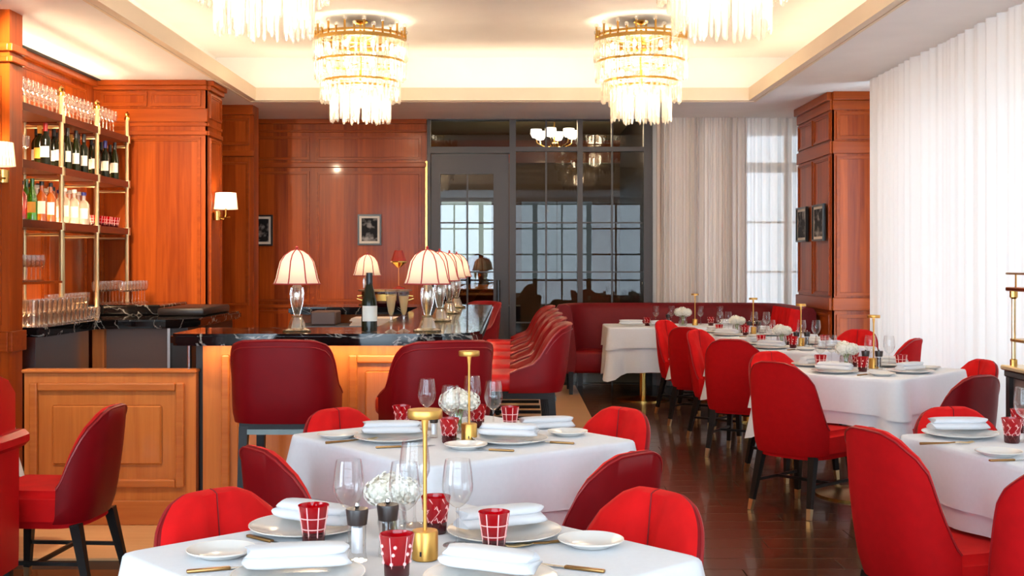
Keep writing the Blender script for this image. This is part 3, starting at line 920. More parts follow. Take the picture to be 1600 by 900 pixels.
S2 = make_bottle(0.29, 0.038, 'spirit', 'amber_spirit', 'capsule_black', 'paper_label')
S3 = make_bottle(0.30, 0.036, 'hock', 'green_glass', 'green_glass', 'label_amber')
S4 = make_bottle(0.27, 0.040, 'spirit', 'red_spirit', 'capsule_black', None)
S5 = make_bottle(0.26, 0.046, 'spirit', 'clear_spirit', 'capsule_blue', 'paper_label')
S6 = make_bottle(0.30, 0.038, 'wine', 'wine_dark', 'capsule_black', 'paper_label')
row = [(7.98, S2, 'amber spirit bottle at the near end of the lower shelf'), (8.08, S1, 'clear spirit bottle left of the nearest brass post'),
       (8.30, S4, 'red liqueur bottle on the lower bottle shelf'), (8.40, S6, 'dark bottle with white labels beside the red liqueur'),
       (8.49, S3, 'bright green bottle on the lower bottle shelf'), (8.57, S3, 'second bright green bottle, behind the first on the lower shelf'), (8.66, S2, 'amber bottle right of the green bottles'), (8.75, S1, 'clear bottle between the green bottles and the second post'),
       (8.83, S2, 'amber bottle touching the second brass post'), (9.01, S1, 'clear bottle right of the second brass post'), (9.10, S1, 'wide clear bottle with cream label in the middle bay'),
       (9.20, S5, 'blue capped clear bottle in the middle of the lower shelf'), (9.30, S1, 'clear bottle with white label beside the blue cap'), (9.40, S1, 'pale clear bottle in the middle bay'), (9.51, S5, 'blue capped bottle at the right end of the lit bottles'), (9.6, S1, 'last clear bottle before the third brass post')]
for k, (y, kd, lab) in enumerate(row):
    kd.put((-3.44 - 0.075 * (k % 2), y, 1.702), R(-25), lab, 'spirit bottles on the lower shelf')
for k in range(9):
    (S1, S2, S6)[k % 3].put((-3.615, 8.28 + k * 0.15, 1.702), R(-25), ORD[k] + ' bottle in the back row of the lower shelf, ' + ('clear', 'amber', 'dark')[k % 3] + ' glass', 'back row bottles of the lower shelf')

# glassware on the shelves
def mk_coupe():
    t = thing('stem_glass', '', 'glass')
    MB().lathe([(0.008, 0.10), (0.03, 0.115), (0.036, 0.15), (0.034, 0.19)], 12).build('bowl', 'glass_bar', t)
    MB().lathe([(0.034, 0.0), (0.03, 0.004), (0.006, 0.012), (0.005, 0.10)], 10).build('stem', 'glass_bar', t)
    return t
def mk_tumbler():
    t = thing('tumbler', '', 'glass')
    MB().lathe([(0.0, 0.012), (0.030, 0.012), (0.036, 0.09), (0.034, 0.09), (0.028, 0.004), (0.0, 0.0)], 12).build('glass_body', 'glass_bar', t)
    return t
KC, KT = Kind(mk_coupe), Kind(mk_tumbler)
for i in range(28):
    for x in (-3.45, -3.58):
        y = 7.95 + i * 0.085
        if any(abs(y - p) < 0.04 for p in posts): continue
        KC.put((x, y, 2.512), 0, ORD[i] + ' stemmed glass from the near end of the topmost shelf, ' + ('front' if x > -3.5 else 'rear') + ' row', 'stemmed glasses on the topmost shelf')
for i in range(8):
    KC.put((-3.5, 7.95 + i * 0.08, 2.117), 0, ORD[i] + ' stemmed glass from the near end of the upper bottle shelf', 'stemmed glasses beside the wine bottles')
for i in range(8):
    KC.put((-3.5, 8.22 + i * 0.08, 1.264), 0, ORD[i] + ' stemmed glass from the near end of the small low shelf', 'stemmed glasses on the small low shelf')
for j in range(2):
    for i in range(15 - 3 * j):
        for x in (-3.22, -3.33):
            KT.put((x, 7.97 + i * 0.085, 0.966 + 0.085 * j), 0, ORD[i] + ' clear tumbler from the near end, ' + ('bottom', 'upper')[j] + ' layer, ' + ('front' if x > -3.3 else 'rear') + ' row on the back counter', 'stacked tumblers on the back counter')
for i in range(8):
    for x in (-3.22, -3.44):
        KC.put((x, 9.79 + i * 0.083, 1.052), 0, ORD[i] + ' stemmed glass from the near end of the marble ledge, ' + ('front' if x > -3.4 else 'rear') + ' row', 'stemmed glasses on the marble ledge')
for i in range(12):
    KC.put((-3.5, 8.95 + i * 0.07, 0.966), 0, ORD[i] + ' stemmed glass in the row behind the stacked tumblers', 'stemmed glasses behind the tumblers')

# ------------------------------------------------------------------ ruby tumblers
def mk_ruby(pattern):
    def mk():
        t = thing('ruby_tumbler', '', 'glass')
        h, r0, r1 = 0.088, 0.0255, 0.0355
        MB().lathe([(r0, 0.026), (r1, h), (r1 - 0.002, h), (r0 - 0.002, 0.028), (0, 0.027)], 20).build('glass_body', 'ruby', t)
        MB().lathe([(0, 0.0), (r0 - 0.002, 0.0), (r0, 0.003), (r0 + 0.001, 0.028), (0, 0.0285)], 20).build('heavy_base', 'ruby_base', t)
        mb = MB()
        rad = lambda z: r0 + (r1 - r0) * (z - 0.026) / (h - 0.026) + 0.0006
        if pattern == 'grid':
            for k in range(8):
                a = 2 * PI * k / 8 + 0.2
                mb.tube([(rad(z) * math.cos(a), rad(z) * math.sin(a), z) for z in (0.006, 0.03, 0.06, h - 0.001)], 0.0016, 4)
            for z in (0.035, 0.06):
                mb.tube([(rad(z) * math.cos(2 * PI * k / 20), rad(z) * math.sin(2 * PI * k / 20), z) for k in range(21)], 0.0014, 4)
        elif pattern == 'web':
            for k in range(7):
                a = 2 * PI * k / 7
                zs = [0.005, 0.03, 0.055, h - 0.002]
                mb.tube([(rad(z) * math.cos(a + 0.35 * (-1) ** q), rad(z) * math.sin(a + 0.35 * (-1) ** q), z) for q, z in enumerate(zs)], 0.0012, 4)
            for k in range(7):
                a = 2 * PI * k / 7
                for z in (0.035, 0.062):
                    mb.tube([(rad(z) * math.cos(a + s * 0.45), rad(z) * math.sin(a + s * 0.45), z + 0.008 * math.sin(6 * s)) for s in (0, 0.33, 0.66, 1.0)], 0.0012, 4)
        else:
            for k in range(6):
                a = 2 * PI * k / 6
                mb.tube([(rad(z) * math.cos(a), rad(z) * math.sin(a), z) for z in (0.02, 0.05, h - 0.002)], 0.0008, 4)
                for z in (0.03, 0.05, 0.066):
                    aa = a + (z - 0.03) * 9
                    mb.lathe([(0, -0.0045), (0.0035, -0.002), (0.0035, 0.002), (0, 0.0045)], 6, (rad(z) * math.cos(aa), rad(z) * math.sin(aa), z))
        mb.build('cut_pattern', 'cut_line', t)
        return t
    return Kind(mk)
RG, RW, RD = mk_ruby('grid'), mk_ruby('web'), mk_ruby('dots')
for k in range(6):
    RG.put((-3.46, 9.80 + k * 0.105, 1.702), 0.3 * k, ORD[k] + ' ruby cut glass from the near end of the lower bar shelf', 'ruby glasses on the bar shelf')

# ------------------------------------------------------------------ bar lamps
def mk_barlamp():
    t = thing('bar_lamp', '', 'lamp')
    MB().lathe([(0, 0), (0.075, 0.0), (0.078, 0.008), (0.05, 0.018), (0.046, 0.03), (0.038, 0.055), (0.028, 0.075), (0.030, 0.085), (0.0, 0.086)], 24).build('base', 'lamp_crystal_gold', t)
    MB().lathe([(0.012, 0.085), (0.018, 0.10), (0.030, 0.15), (0.036, 0.20), (0.030, 0.235), (0.02, 0.25), (0.0, 0.252)], 16).build('crystal_column', 'lamp_crystal', t)
    mb = MB()
    for k in range(10):
        a = 2 * PI * k / 10
        mb.tube([(r * math.cos(a), r * math.sin(a), z) for r, z in ((0.014, 0.087), (0.0305, 0.15), (0.0365, 0.20), (0.0305, 0.235))], 0.0022, 4)
    mb.build('flutes', 'lamp_crystal', t)
    MB().tube([(0, 0, 0.25), (0, 0, 0.43)], 0.005, 8).build('rod', 'brass', t)
    prof = [(0.124, 0.255), (0.112, 0.285), (0.102, 0.33), (0.090, 0.375), (0.066, 0.41), (0.035, 0.43), (0.008, 0.438)]
    sh_ = MB().lathe(prof, 32).build('lamp_shade', 'lamp_shade', t)
    mb = MB()
    for k in range(8):
        a = 2 * PI * k / 8 + 0.39
        mb.tube([(r * 1.006 * math.cos(a), r * 1.006 * math.sin(a), z) for r, z in prof], 0.0034, 5)
    mb.tube([(0.125 * math.cos(2 * PI * k / 32), 0.125 * math.sin(2 * PI * k / 32), 0.255) for k in range(33)], 0.0035, 5)
    mb.build('red_seams', 'trim_red', sh_)
    MB().lathe([(0, 0.436), (0.009, 0.438), (0.006, 0.446), (0.009, 0.452), (0, 0.46)], 10).build('finial', 'trim_red', t)
    MB().lathe([(0, 0.29), (0.018, 0.30), (0.022, 0.33), (0.0, 0.36)], 12).build('bulb', 'bulb_soft', t)
    return t
KL = Kind(mk_barlamp)
lamps = [(px(464, 6.36), 6.36, 'dome shaded crystal lamp standing alone at the left of the bar'),
         (-0.455, 6.36, 'nearest of the dome shaded crystal lamps lined up along the right arm of the bar'),
         (-0.455, 7.45, 'second dome shaded crystal lamp in the line along the right arm of the bar'),
         (-0.455, 8.6, 'third dome shaded crystal lamp in the line along the right arm of the bar'),
         (-0.455, 9.7, 'farthest dome shaded crystal lamp in the line along the right arm of the bar'),
         (px(574, 10.28), 10.28, 'dome shaded lamp on the far arm of the bar, behind the champagne bottle')]
for x, y, lab in lamps:
    KL.put((x, y, BZ), 0.2, lab, 'crystal lamps with dome shades on the bar')
    add_light('bar_lamp_light', 'POINT', (x, y, BZ + 0.345), E_LAMP, WARM2, shadow_soft_size=0.025)

# champagne bottle and flutes
CB = make_bottle(0.315, 0.042, 'hock', 'bottle_olive', 'capsule_black', 'paper_label')
CB.put((px(577, 6.33), 6.33, BZ), R(0), 'dark green champagne bottle with white label on the bar')
def mk_flute():
    t = thing('champagne_flute', '', 'glass')
    MB().lathe([(0.036, 0.0), (0.03, 0.004), (0.007, 0.016), (0.006, 0.045), (0.010, 0.055), (0.006, 0.065), (0.008, 0.085)], 16).build('stem', 'lamp_crystal', t)
    MB().lathe([(0.008, 0.085), (0.017, 0.11), (0.026, 0.17), (0.034, 0.225)], 16).build('bowl', 'glass', t)
    MB().lathe([(0.0, 0.088), (0.007, 0.09), (0.015, 0.11), (0.0235, 0.165), (0.027, 0.19), (0.0, 0.19)], 16).build('champagne', 'champagne', t)
    return t
KF = Kind(mk_flute)
KF.put((px(611, 6.28), 6.28, BZ), 0, 'left of the two filled champagne flutes on the bar, next to the bottle', 'champagne flutes on the bar')
KF.put((px(631, 6.33), 6.33, BZ), 0, 'right of the two filled champagne flutes on the bar, next to the lamp', 'champagne flutes on the bar')

# champagne bowl with lid on the far arm
bw = thing('champagne_cooler', 'wide dark champagne cooler with pale gold rim on the far bar arm', 'cooler', (px(602, 9.99), 9.99, BZ + 0.001))
MB().lathe([(0, 0), (0.16, 0.0), (0.19, 0.03), (0.20, 0.10), (0.20, 0.125), (0, 0.125)], 28).build('bowl', 'bucket_dark', bw)
MB().lathe([(0.203, 0.05), (0.205, 0.05), (0.207, 0.105), (0.203, 0.106)], 28, a0=-2.1, a1=-1.0).build('gold_band', 'brass', bw)
MB().lathe([(0, 0.125), (0.225, 0.128), (0.228, 0.138), (0.0, 0.145)], 28).build('rim_plate', 'brass_pale', bw)
for s in (-1, 1):
    MB().tube([(s * 0.19, 0, 0.09), (s * 0.235, 0, 0.085), (s * 0.24, 0, 0.065), (s * 0.195, 0, 0.05)], 0.006, 6).build('handle', 'brass', bw)
rl = thing('red_lamp', 'small red shaded lamp on a thin stem, standing on the champagne cooler', 'lamp', (px(623, 9.99), 9.99, BZ + 0.146))
MB().lathe([(0, 0), (0.055, 0.0), (0.05, 0.012), (0.02, 0.022), (0, 0.03)], 18).build('base', 'red_lacquer', rl)
MB().tube([(0, 0, 0.02), (0, 0, 0.2)], 0.003, 6).build('stem', 'copper', rl)
MB().lathe([(0.065, 0.235), (0.035, 0.325), (0.0, 0.327)], 8).build('shade', 'red_lacquer', rl)
MB().lathe([(0.0, 0.18), (0.012, 0.18), (0.068, 0.225), (0.068, 0.235), (0, 0.236)], 8).build('gold_cone', 'brass', rl)

# back room copper things seen through the door
cm = thing('copper_machine', 'copper drum on a dark counter behind the glass door', 'machine', (px(738, 14.8), 14.8, 0.0))
MB().box(-0.6, 0.6, -0.25, 0.25, 0, 0.86).build('counter_body', 'backroom_dark', cm, smooth=False)
MB().tube([(-0.42, 0, 1.0), (0.30, 0, 1.0)], 0.13, 20).build('drum', 'copper', cm)
MB().box(-0.5, 0.45, -0.2, 0.2, 0.86, 0.89, bev=0.01).build('drum_tray', 'steel_dark', cm, smooth=False)
dm = thing('dome_vessel', 'brown dome topped vessel behind the glass door', 'vessel', (px(746, 15.5), 15.5, 0))
MB().lathe([(0, 0), (0.2, 0), (0.22, 0.05), (0.05, 0.1), (0.04, 0.95), (0.16, 1.1), (0.2, 1.3), (0.17, 1.45), (0, 1.52)], 24).build('vessel_body', 'copper', dm)

# ------------------------------------------------------------------ sconces and pictures
def mk_sconce():
    t = thing('wall_sconce', '', 'sconce')      # wall at x=0, stands out to +x
    MB().lathe([(0, 0), (0.035, 0.0), (0.04, 0.08), (0.0, 0.09)], 14, (0.02, 0, -0.17)).build('back_plate', 'brass', t)
    MB().tube([(0.0, 0, -0.14), (0.08, 0, -0.16), (0.10, 0, -0.12), (0.10, 0, -0.05)], 0.008, 8).build('arm', 'brass', t)
    MB().lathe([(0, -0.155), (0.045, -0.15), (0.05, -0.143), (0.0, -0.138)], 16, (0.10, 0, 0)).build('drip_tray', 'brass', t)
    MB().lathe([(0.105, -0.07), (0.09, 0.08)], 24, (0.10, 0, 0)).build('pleated_shade', 'lamp_shade', t)
    mb = MB()
    for k in range(28):
        a = 2 * PI * k / 28
        mb.tube([(0.10 + 0.106 * math.cos(a), 0.106 * math.sin(a), -0.07), (0.10 + 0.091 * math.cos(a), 0.091 * math.sin(a), 0.08)], 0.0025, 4)
    stuff(mb.build('pleats', 'lamp_shade', t))
    MB().lathe([(0, -0.04), (0.016, -0.03), (0.018, 0.0), (0, 0.03)], 10, (0.10, 0, 0)).build('bulb', 'bulb', t)
    return t
KS = Kind(mk_sconce)
SC = [((-2.71, 10.8, pz(315, 10.8)), 0, 'brass wall sconce with cream pleated shade on the mahogany end wall'),
      ((px(-1, NP - 0.1), NP - 0.025, pz(245, NP)), R(-90), 'wall sconce cut off by the left picture edge')]
for loc, rz, lab in SC:
    KS.put(loc, rz, lab, 'wall sconces')
    add_light('sconce_light', 'POINT', (loc[0] + 0.10 * math.cos(rz), loc[1] + 0.10 * math.sin(rz), loc[2] + 0.03), E_SCONCE, WARM2, shadow_soft_size=0.025)

def picture(x, z, w, h, loc, rz, photo, lab):
    t = thing('picture_frame', lab, 'picture', loc, rz)
    mb = MB()
    fw = 0.018
    mb.box(-w / 2, w / 2, -0.03, 0, -h / 2, -h / 2 + fw); mb.box(-w / 2, w / 2, -0.03, 0, h / 2 - fw, h / 2)
    mb.box(-w / 2, -w / 2 + fw, -0.03, 0, -h / 2 + fw, h / 2 - fw); mb.box(w / 2 - fw, w / 2, -0.03, 0, -h / 2 + fw, h / 2 - fw)
    mb.build('frame', 'frame_black', t, smooth=False)
    MB().box(-w / 2 + fw, w / 2 - fw, -0.016, -0.002, -h / 2 + fw, h / 2 - fw).build('mount', 'mount_white', t, smooth=False)
    m_ = 0.045
    MB().box(-w / 2 + m_, w / 2 - m_, -0.018, -0.015, -h / 2 + m_, h / 2 - m_).build('photograph', photo, t, smooth=False)
    return t
pd = BACK - 0.02
picture(0, 0, 37 * BACK / F, 48 * BACK / F, (px(578, BACK), pd, pz(359, BACK)), 0, 'photograph_b', 'black framed black and white photograph above the champagne bottle')
picture(0, 0, 50 * BACK / F, 48 * BACK / F, (px(402, BACK), pd, pz(360, BACK)), 0, 'photograph_a', 'black framed dark photograph half hidden by the mahogany pier')
q = PX - 0.026
picture(0, 0, 0.42, 0.36, (q, 12.33, pz(351, 12.33)), R(-90), 'photograph_c', 'left of the two framed pictures on the right pier')
picture(0, 0, 0.42, 0.36, (q, 11.66, pz(348, 11.66)), R(-90), 'photograph_b', 'right of the two framed pictures on the right pier')

# ------------------------------------------------------------------ added spotlights out of view that brighten the bar woodwork
def mk_added_spot():
    t = thing('added_spotlight', '', 'spotlight')
    MB().lathe([(0.045, 0), (0.06, 0.0), (0.06, -0.006), (0.045, -0.008), (0.042, 0.0)], 24).build('trim_ring', 'brass_satin', t)
    MB().lathe([(0, -0.002), (0.04, -0.002)], 20).build('lens', 'bulb_soft', t)
    return t
KSP = Kind(mk_added_spot)
for k, (p, q) in enumerate((((-3.0, 6.7, SOF), (-3.25, 10.6, 1.9)), ((-2.75, 7.0, SOF), (-3.1, 10.6, 1.3)), ((-2.8, 4.6, SOF), (-2.2, 6.35, 0.45)))):
    KSP.put(p, 0, ('first', 'second', 'third')[k] + ' added ceiling spotlight out of view, brightening the bar woodwork')
    d = Vector(q) - Vector((p[0], p[1], p[2] - 0.03))
    o = add_light('added_spot_beam', 'SPOT', (p[0], p[1], p[2] - 0.03), E_ADDED_SPOT * (0.45 if k == 2 else 1), WARM2, d.to_track_quat('-Z', 'Y').to_euler(), spot_size=R(44), spot_blend=0.9, shadow_soft_size=0.03)

# ------------------------------------------------------------------ chandeliers
def mk_chand():
    t = thing('chandelier', '', 'chandelier')     # origin at the ceiling
    rr = random.Random(4)
    MB().lathe([(0, 0), (0.065, 0.0), (0.065, -0.012), (0.02, -0.03), (0, -0.03)], 20).build('ceiling_rose', 'brass', t)
    MB().tube([(0, 0, -0.02), (0, 0, -0.62)], 0.012, 8).build('rod', 'brass', t)
    MB().lathe([(0, -0.150), (0.24, -0.155), (0.24, -0.165), (0, -0.165)], 40).build('light_shield', 'brass', t)  # disc added to block light going up to the ceiling
    def ring(z, r, h):
        MB().lathe([(r, z), (r, z + h), (r - 0.012, z + h), (r - 0.012, z), (r, z)], 40).build('ring', 'brass', t)
    ring(-0.20, 0.405, 0.035); ring(-0.15, 0.40, 0.02); ring(-0.38, 0.395, 0.02); ring(-0.555, 0.335, 0.02); ring(-0.60, 0.255, 0.02)
    for k in range(4):
        a = k * PI / 2 + 0.4
        for z, r in ((-0.19, 0.40), (-0.37, 0.39), (-0.545, 0.33)):
            MB().tube([(0, 0, z), (r * math.cos(a), r * math.sin(a), z)], 0.006, 6).build('spoke', 'brass', t)
    def tier(n, r, ztop, ln, jag, rad, name):
        mb = MB()
        for k in range(n):
            a = 2 * PI * (k + 0.5 * rr.random()) / n
            l = ln + rr.uniform(-jag, jag)
            x, y = r * math.cos(a), r * math.sin(a)
            mb.tube([(x, y, ztop), (x, y, ztop - l * 0.93), (x, y, ztop - l)], [rad, rad, rad * 0.4], 6)
        return stuff(mb.build(name, 'crystal', t))
    tier(52, 0.41, -0.195, 0.17, 0.012, 0.014, 'crystal_rods')
    tier(50, 0.40, -0.385, 0.14, 0.02, 0.014, 'crystal_rods')
    tier(44, 0.345, -0.56, 0.16, 0.025, 0.013, 'crystal_rods')
    tier(38, 0.262, -0.61, 0.27, 0.03, 0.012, 'crystal_rods')
    tier(18, 0.15, -0.61, 0.29, 0.03, 0.012, 'crystal_rods')
    mb = MB()
    for k in range(30):
        a = 2 * PI * k / 30
        h = 0.105 if k % 2 else 0.06
        mb.tube([(0.40 * math.cos(a), 0.40 * math.sin(a), -0.165), (0.40 * math.cos(a), 0.40 * math.sin(a), -0.165 + h)], 0.010, 5)
    stuff(mb.build('crown_pins', 'brass', t))
    mb = MB()
    for k in range(30):
        a = 2 * PI * k / 30
        h = 0.105 if k % 2 else 0.06
        mb.lathe([(0, -0.022), (0.016, -0.014), (0.02, 0.0), (0.016, 0.014), (0, 0.022)], 6, (0.40 * math.cos(a), 0.40 * math.sin(a), -0.155 + h))
    stuff(mb.build('crown_beads', 'crystal', t))
    for z, r, n in ((-0.25, 0.30, 8), (-0.42, 0.30, 8), (-0.60, 0.2, 6)):
        for k in range(n):
            a = 2 * PI * (k + 0.5) / n
            MB().lathe([(0, -0.03), (0.014, -0.02), (0.017, 0), (0.008, 0.03), (0, 0.035)], 8, (r * math.cos(a), r * math.sin(a), z)).build('bulb', 'bulb', t)
    return t
KCH = Kind(mk_chand)
for x, y, lab in ((-1.35, 10.55, 'tiered crystal chandelier hanging above the bar, back left'), (1.15, 10.55, 'tiered crystal chandelier hanging back right, before the glass partition'),
                  (-1.36, 6.5, 'tiered crystal chandelier cut by the top edge, front left'), (1.15, 6.5, 'tiered crystal chandelier cut by the top edge, front right')):
    KCH.put((x, y, TOP), 0.1, lab, 'crystal chandeliers')
    for dz, fr in ((-0.30, 0.22), (-0.47, 0.38), (-0.72, 0.40)):
        add_light('chandelier_light', 'POINT', (x, y, TOP + dz), E_CHAND * fr, WARM2, shadow_soft_size=0.10)

# ------------------------------------------------------------------ chairs and stools
def interp(tab, x):
    for (a, va), (b, vb) in zip(tab[:-1], tab[1:]):
        if x <= b:
            t = (x - a) / (b - a)
            return va + (vb - va) * t
    return tab[-1][1]
def shell_pts(W, D, p, zb, top, lean, thick, pad, phi_max, n=28, rows=7, groove=True, flare=0.0):
    """wrap-around chair back; returns closed loops of points, one per angle. front is +y"""
    loops, edge_o = [], []
    for i in range(n + 1):
        ph = -phi_max + 2 * phi_max * i / n
        a = abs(ph)
        zt = interp(top, a)
        s, c = math.sin(R(ph)), math.cos(R(ph))
        def plan(scale_w, scale_d):
            x = scale_w * math.copysign(abs(s) ** p, s)
            y = -scale_d * (abs(c) ** p) * (1 if c >= 0 else -1)
            return x, y
        loop = []
        th = thick
        for j in range(rows + 1):
            t = j / rows
            z = zb + (zt - zb) * t
            k = (z - zb) / 0.45
            fl = 1.0 + flare * math.sin(min(1, k) * PI * 0.75)
            x, y = plan(W / 2 * fl, D * fl)
            round_b = 0.012 * (1 - min(1, t * 6))
            loop.append((x * (1 - round_b * 2), y - lean * k * max(0.0, c) + round_b, z))
        edge_o.append(loop[-1])
        # rim
        x0, y0 = loop[-1][0], loop[-1][1]
        xi, yi = plan(W / 2 - th, D - th)
        kk = (zt - zb) / 0.45
        yi2 = yi - lean * kk * max(0.0, c)
        loop.append(((x0 * 0.75 + xi * 0.25), (y0 * 0.75 + yi2 * 0.25), zt + 0.008))
        loop.append(((x0 * 0.35 + xi * 0.65), (y0 * 0.35 + yi2 * 0.65), zt + 0.006))
        for j in range(rows, -1, -1):
            t = j / rows
            z = zb + (zt - zb) * t
            k = (z - zb) / 0.45
            bulge = pad * math.sin(PI * min(1, max(0, t * 0.9 + 0.1)))
            g = 1.0
            if groove:
                g = min(1.0, (abs(ph) / 9.0) ** 0.6) * (0.75 + 0.25 * math.sin(min(1, a / 60.0) * PI))
                if a > 45: g *= max(0.15, 1 - (a - 45) / 28.0)
            x, y = plan(W / 2 - th - bulge * g, D - th - bulge * g)
            loop.append((x, y - lean * k * max(0.0, c), z - 0.003 * (1 - t)))
        loops.append(loop)
    return loops, edge_o
def shell(loops):
    mb = MB()
    V = [[mb.bm.verts.new(p) for p in lp] for lp in loops]
    m = len(loops[0])
    for a, b in zip(V[:-1], V[1:]):
        for k in range(m):
            mb.bm.faces.new((a[k], a[(k + 1) % m], b[(k + 1) % m], b[k]))
    mb.bm.faces.new(V[0]); mb.bm.faces.new(V[-1][::-1])
    return mb
CH = 0.85
def mk_chair(CH=0.85, W=0.48, D=0.225, back='velvet_back'):
    t = thing('dining_chair', '', 'chair')      # front is +y, origin on the floor at the seat centre
    top = [(0, CH), (9, CH - 0.002), (22, CH - 0.022), (40, CH - 0.072), (50, CH - 0.12), (60, 0.60), (70, 0.50), (80, 0.45)]
    loops, edge = shell_pts(W, D, 0.62, 0.335, top, 0.055, 0.035, 0.06, 74, n=48, flare=0.05)
    nb = 8      # outer rows
    # outer leathery back and inner velvet pads as two meshes
    mbo = MB(); mbo.grid([lp[:nb + 1] for lp in loops]); bk = mbo.build('backrest', back, t, ang=60)
    mbi = MB(); mbi.grid([lp[nb:] + [lp[0]] for lp in loops])
    for lp in (loops[0], loops[-1]):
        mbi.bm.faces.new([mbi.bm.verts.new(p) for p in lp])
    mbi.build('velvet_pads', 'velvet', bk, ang=50)
    MB().tube(edge, 0.0045, 5).build('piping', 'piping', bk)
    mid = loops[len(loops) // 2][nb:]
    MB().tube([(x, y + 0.002, z) for x, y, z in mid], 0.0018, 5).build('crease_shade', 'crease_shade_dark', bk)  # dark tube paints shade into the crease between the pads
    def plan(k, yf):
        q = [(W / 2 * k, yf - 0.03), (W / 2 * k - 0.03, yf), (-W / 2 * k + 0.03, yf), (-W / 2 * k, yf - 0.03)]
        for i in range(13):
            a = R(-78 + 13 * i)
            q.append((W / 2 * k * math.copysign(abs(math.sin(a)) ** 0.62, math.sin(a)), -D * k * math.cos(a) ** 0.62))
        return q
    ms = MB().prism(plan(0.94, 0.25), 0.345, 0.466)
    bmesh.ops.bevel(ms.bm, geom=[e for e in ms.bm.edges if e.verts[0].co.z > 0.46 and e.verts[1].co.z > 0.46], offset=0.03, segments=3, affect='EDGES')
    ms.build('seat', 'velvet', t, ang=60)
    MB().prism(plan(0.90, 0.24), 0.315, 0.346).build('seat_rail', 'velvet_back', t, smooth=False)
    for sx in (-1, 1):
        for sy in (-1, 1):
            x0, y0 = sx * 0.17, (0.20 if sy > 0 else -0.16)
            x1, y1 = sx * 0.195, (0.225 if sy > 0 else -0.235)
            f = 0.82
            mx, my, mz = x0 + (x1 - x0) * f, y0 + (y1 - y0) * f, 0.33 * (1 - f)
            lg = MB().tube([(x0, y0, 0.33), (mx, my, mz)], [0.029, 0.019], 4).build('leg', 'ebony', t, smooth=False)
            MB().tube([(mx, my, mz), (x1, y1, 0.0)], [0.0195, 0.016], 4).build('brass_tip', 'brass_pale', lg, smooth=False)
    for sx in (-1, 1):
        MB().tube([(sx * 0.18, 0.20, 0.17), (sx * 0.18, -0.19, 0.17)], 0.011, 4).build('stretcher', 'ebony', t, smooth=False)
    MB().tube([(-0.18, 0.0, 0.17), (0.18, 0.0, 0.17)], 0.011, 4).build('stretcher', 'ebony', t, smooth=False)
    return t
def mk_stool():
    t = thing('bar_stool', '', 'stool')
    top = [(0, 1.035), (30, 1.03), (50, 1.01), (62, 0.975), (72, 0.92), (82, 0.83), (92, 0.77), (100, 0.74)]
    loops, edge = shell_pts(0.50, 0.25, 0.55, 0.64, top, 0.05, 0.055, 0.03, 96, n=36, groove=False, flare=0.02)
    bk = shell(loops).build('backrest', 'leather', t, ang=60)
    MB().tube(edge, 0.005, 5).build('piping', 'piping', bk)
    ins = [(x * 0.985, y * 0.985 - 0.004, z - 0.028) for x, y, z in edge]
    MB().tube([(x, y - 0.004, z) for x, y, z in ins[4:-4]], 0.003, 5).build('seam', 'piping', bk)
    MB().box(-0.215, 0.215, -0.20, 0.29, 0.64, 0.745, bev=0.035, seg=3).build('seat', 'leather_bright', t, ang=60)
    MB().box(-0.20, 0.20, -0.19, 0.25, 0.60, 0.645).build('seat_rail', 'ebony', t, smooth=False)
    for sx in (-1, 1):
        for sy in (-1, 1):
            x0, y0 = sx * 0.18, (0.22 if sy > 0 else -0.17)
            MB().tube([(x0, y0, 0.62), (x0 * 1.08, y0 * 1.08 - (0.03 if sy < 0 else 0), 0.0)], [0.03, 0.02], 4).build('leg', 'ebony', t, smooth=False)
    MB().box(-0.19, 0.19, 0.235, 0.25, 0.20, 0.225).build('footrest', 'steel', t, smooth=False)
    MB().box(-0.16, 0.16, -0.20, -0.185, 0.585, 0.61).build('steel_rail', 'steel_mid', t, smooth=False)
    for sx in (-1, 1):
        MB().box(sx * 0.185 - 0.01, sx * 0.185 + 0.01, -0.17, 0.22, 0.20, 0.225).build('stretcher', 'ebony', t, smooth=False)
    return t
KCHAIR, KSTOOL = Kind(mk_chair), Kind(mk_stool)
KLOW = Kind(lambda: mk_chair(0.792, 0.45, 0.205, 'leather'))

st = [(px(450, 5.78), 5.80, 0.0, 'dark red leather bar stool standing left before the bar front, back straight to the viewer'),
      (px(676, 5.72), 5.72, R(22), 'dark red leather bar stool before the bar front, turned left behind the middle table')]
for x, y, a, lab in st:
    KSTOOL.put((x, y, 0), a, lab, 'bar stools')
ordn = ['nearest', 'second', 'third', 'fourth', 'fifth']
for k in range(5):
    KSTOOL.put((0.06, 7.12 + 0.70 * k, 0), R(90), ordn[k] + ' red leather stool in the row along the right side of the bar', 'bar stools')
KSTOOL.put((-0.42, 10.85, 0), R(135), 'red leather stool at the far corner of the bar, below the glass door', 'bar stools')

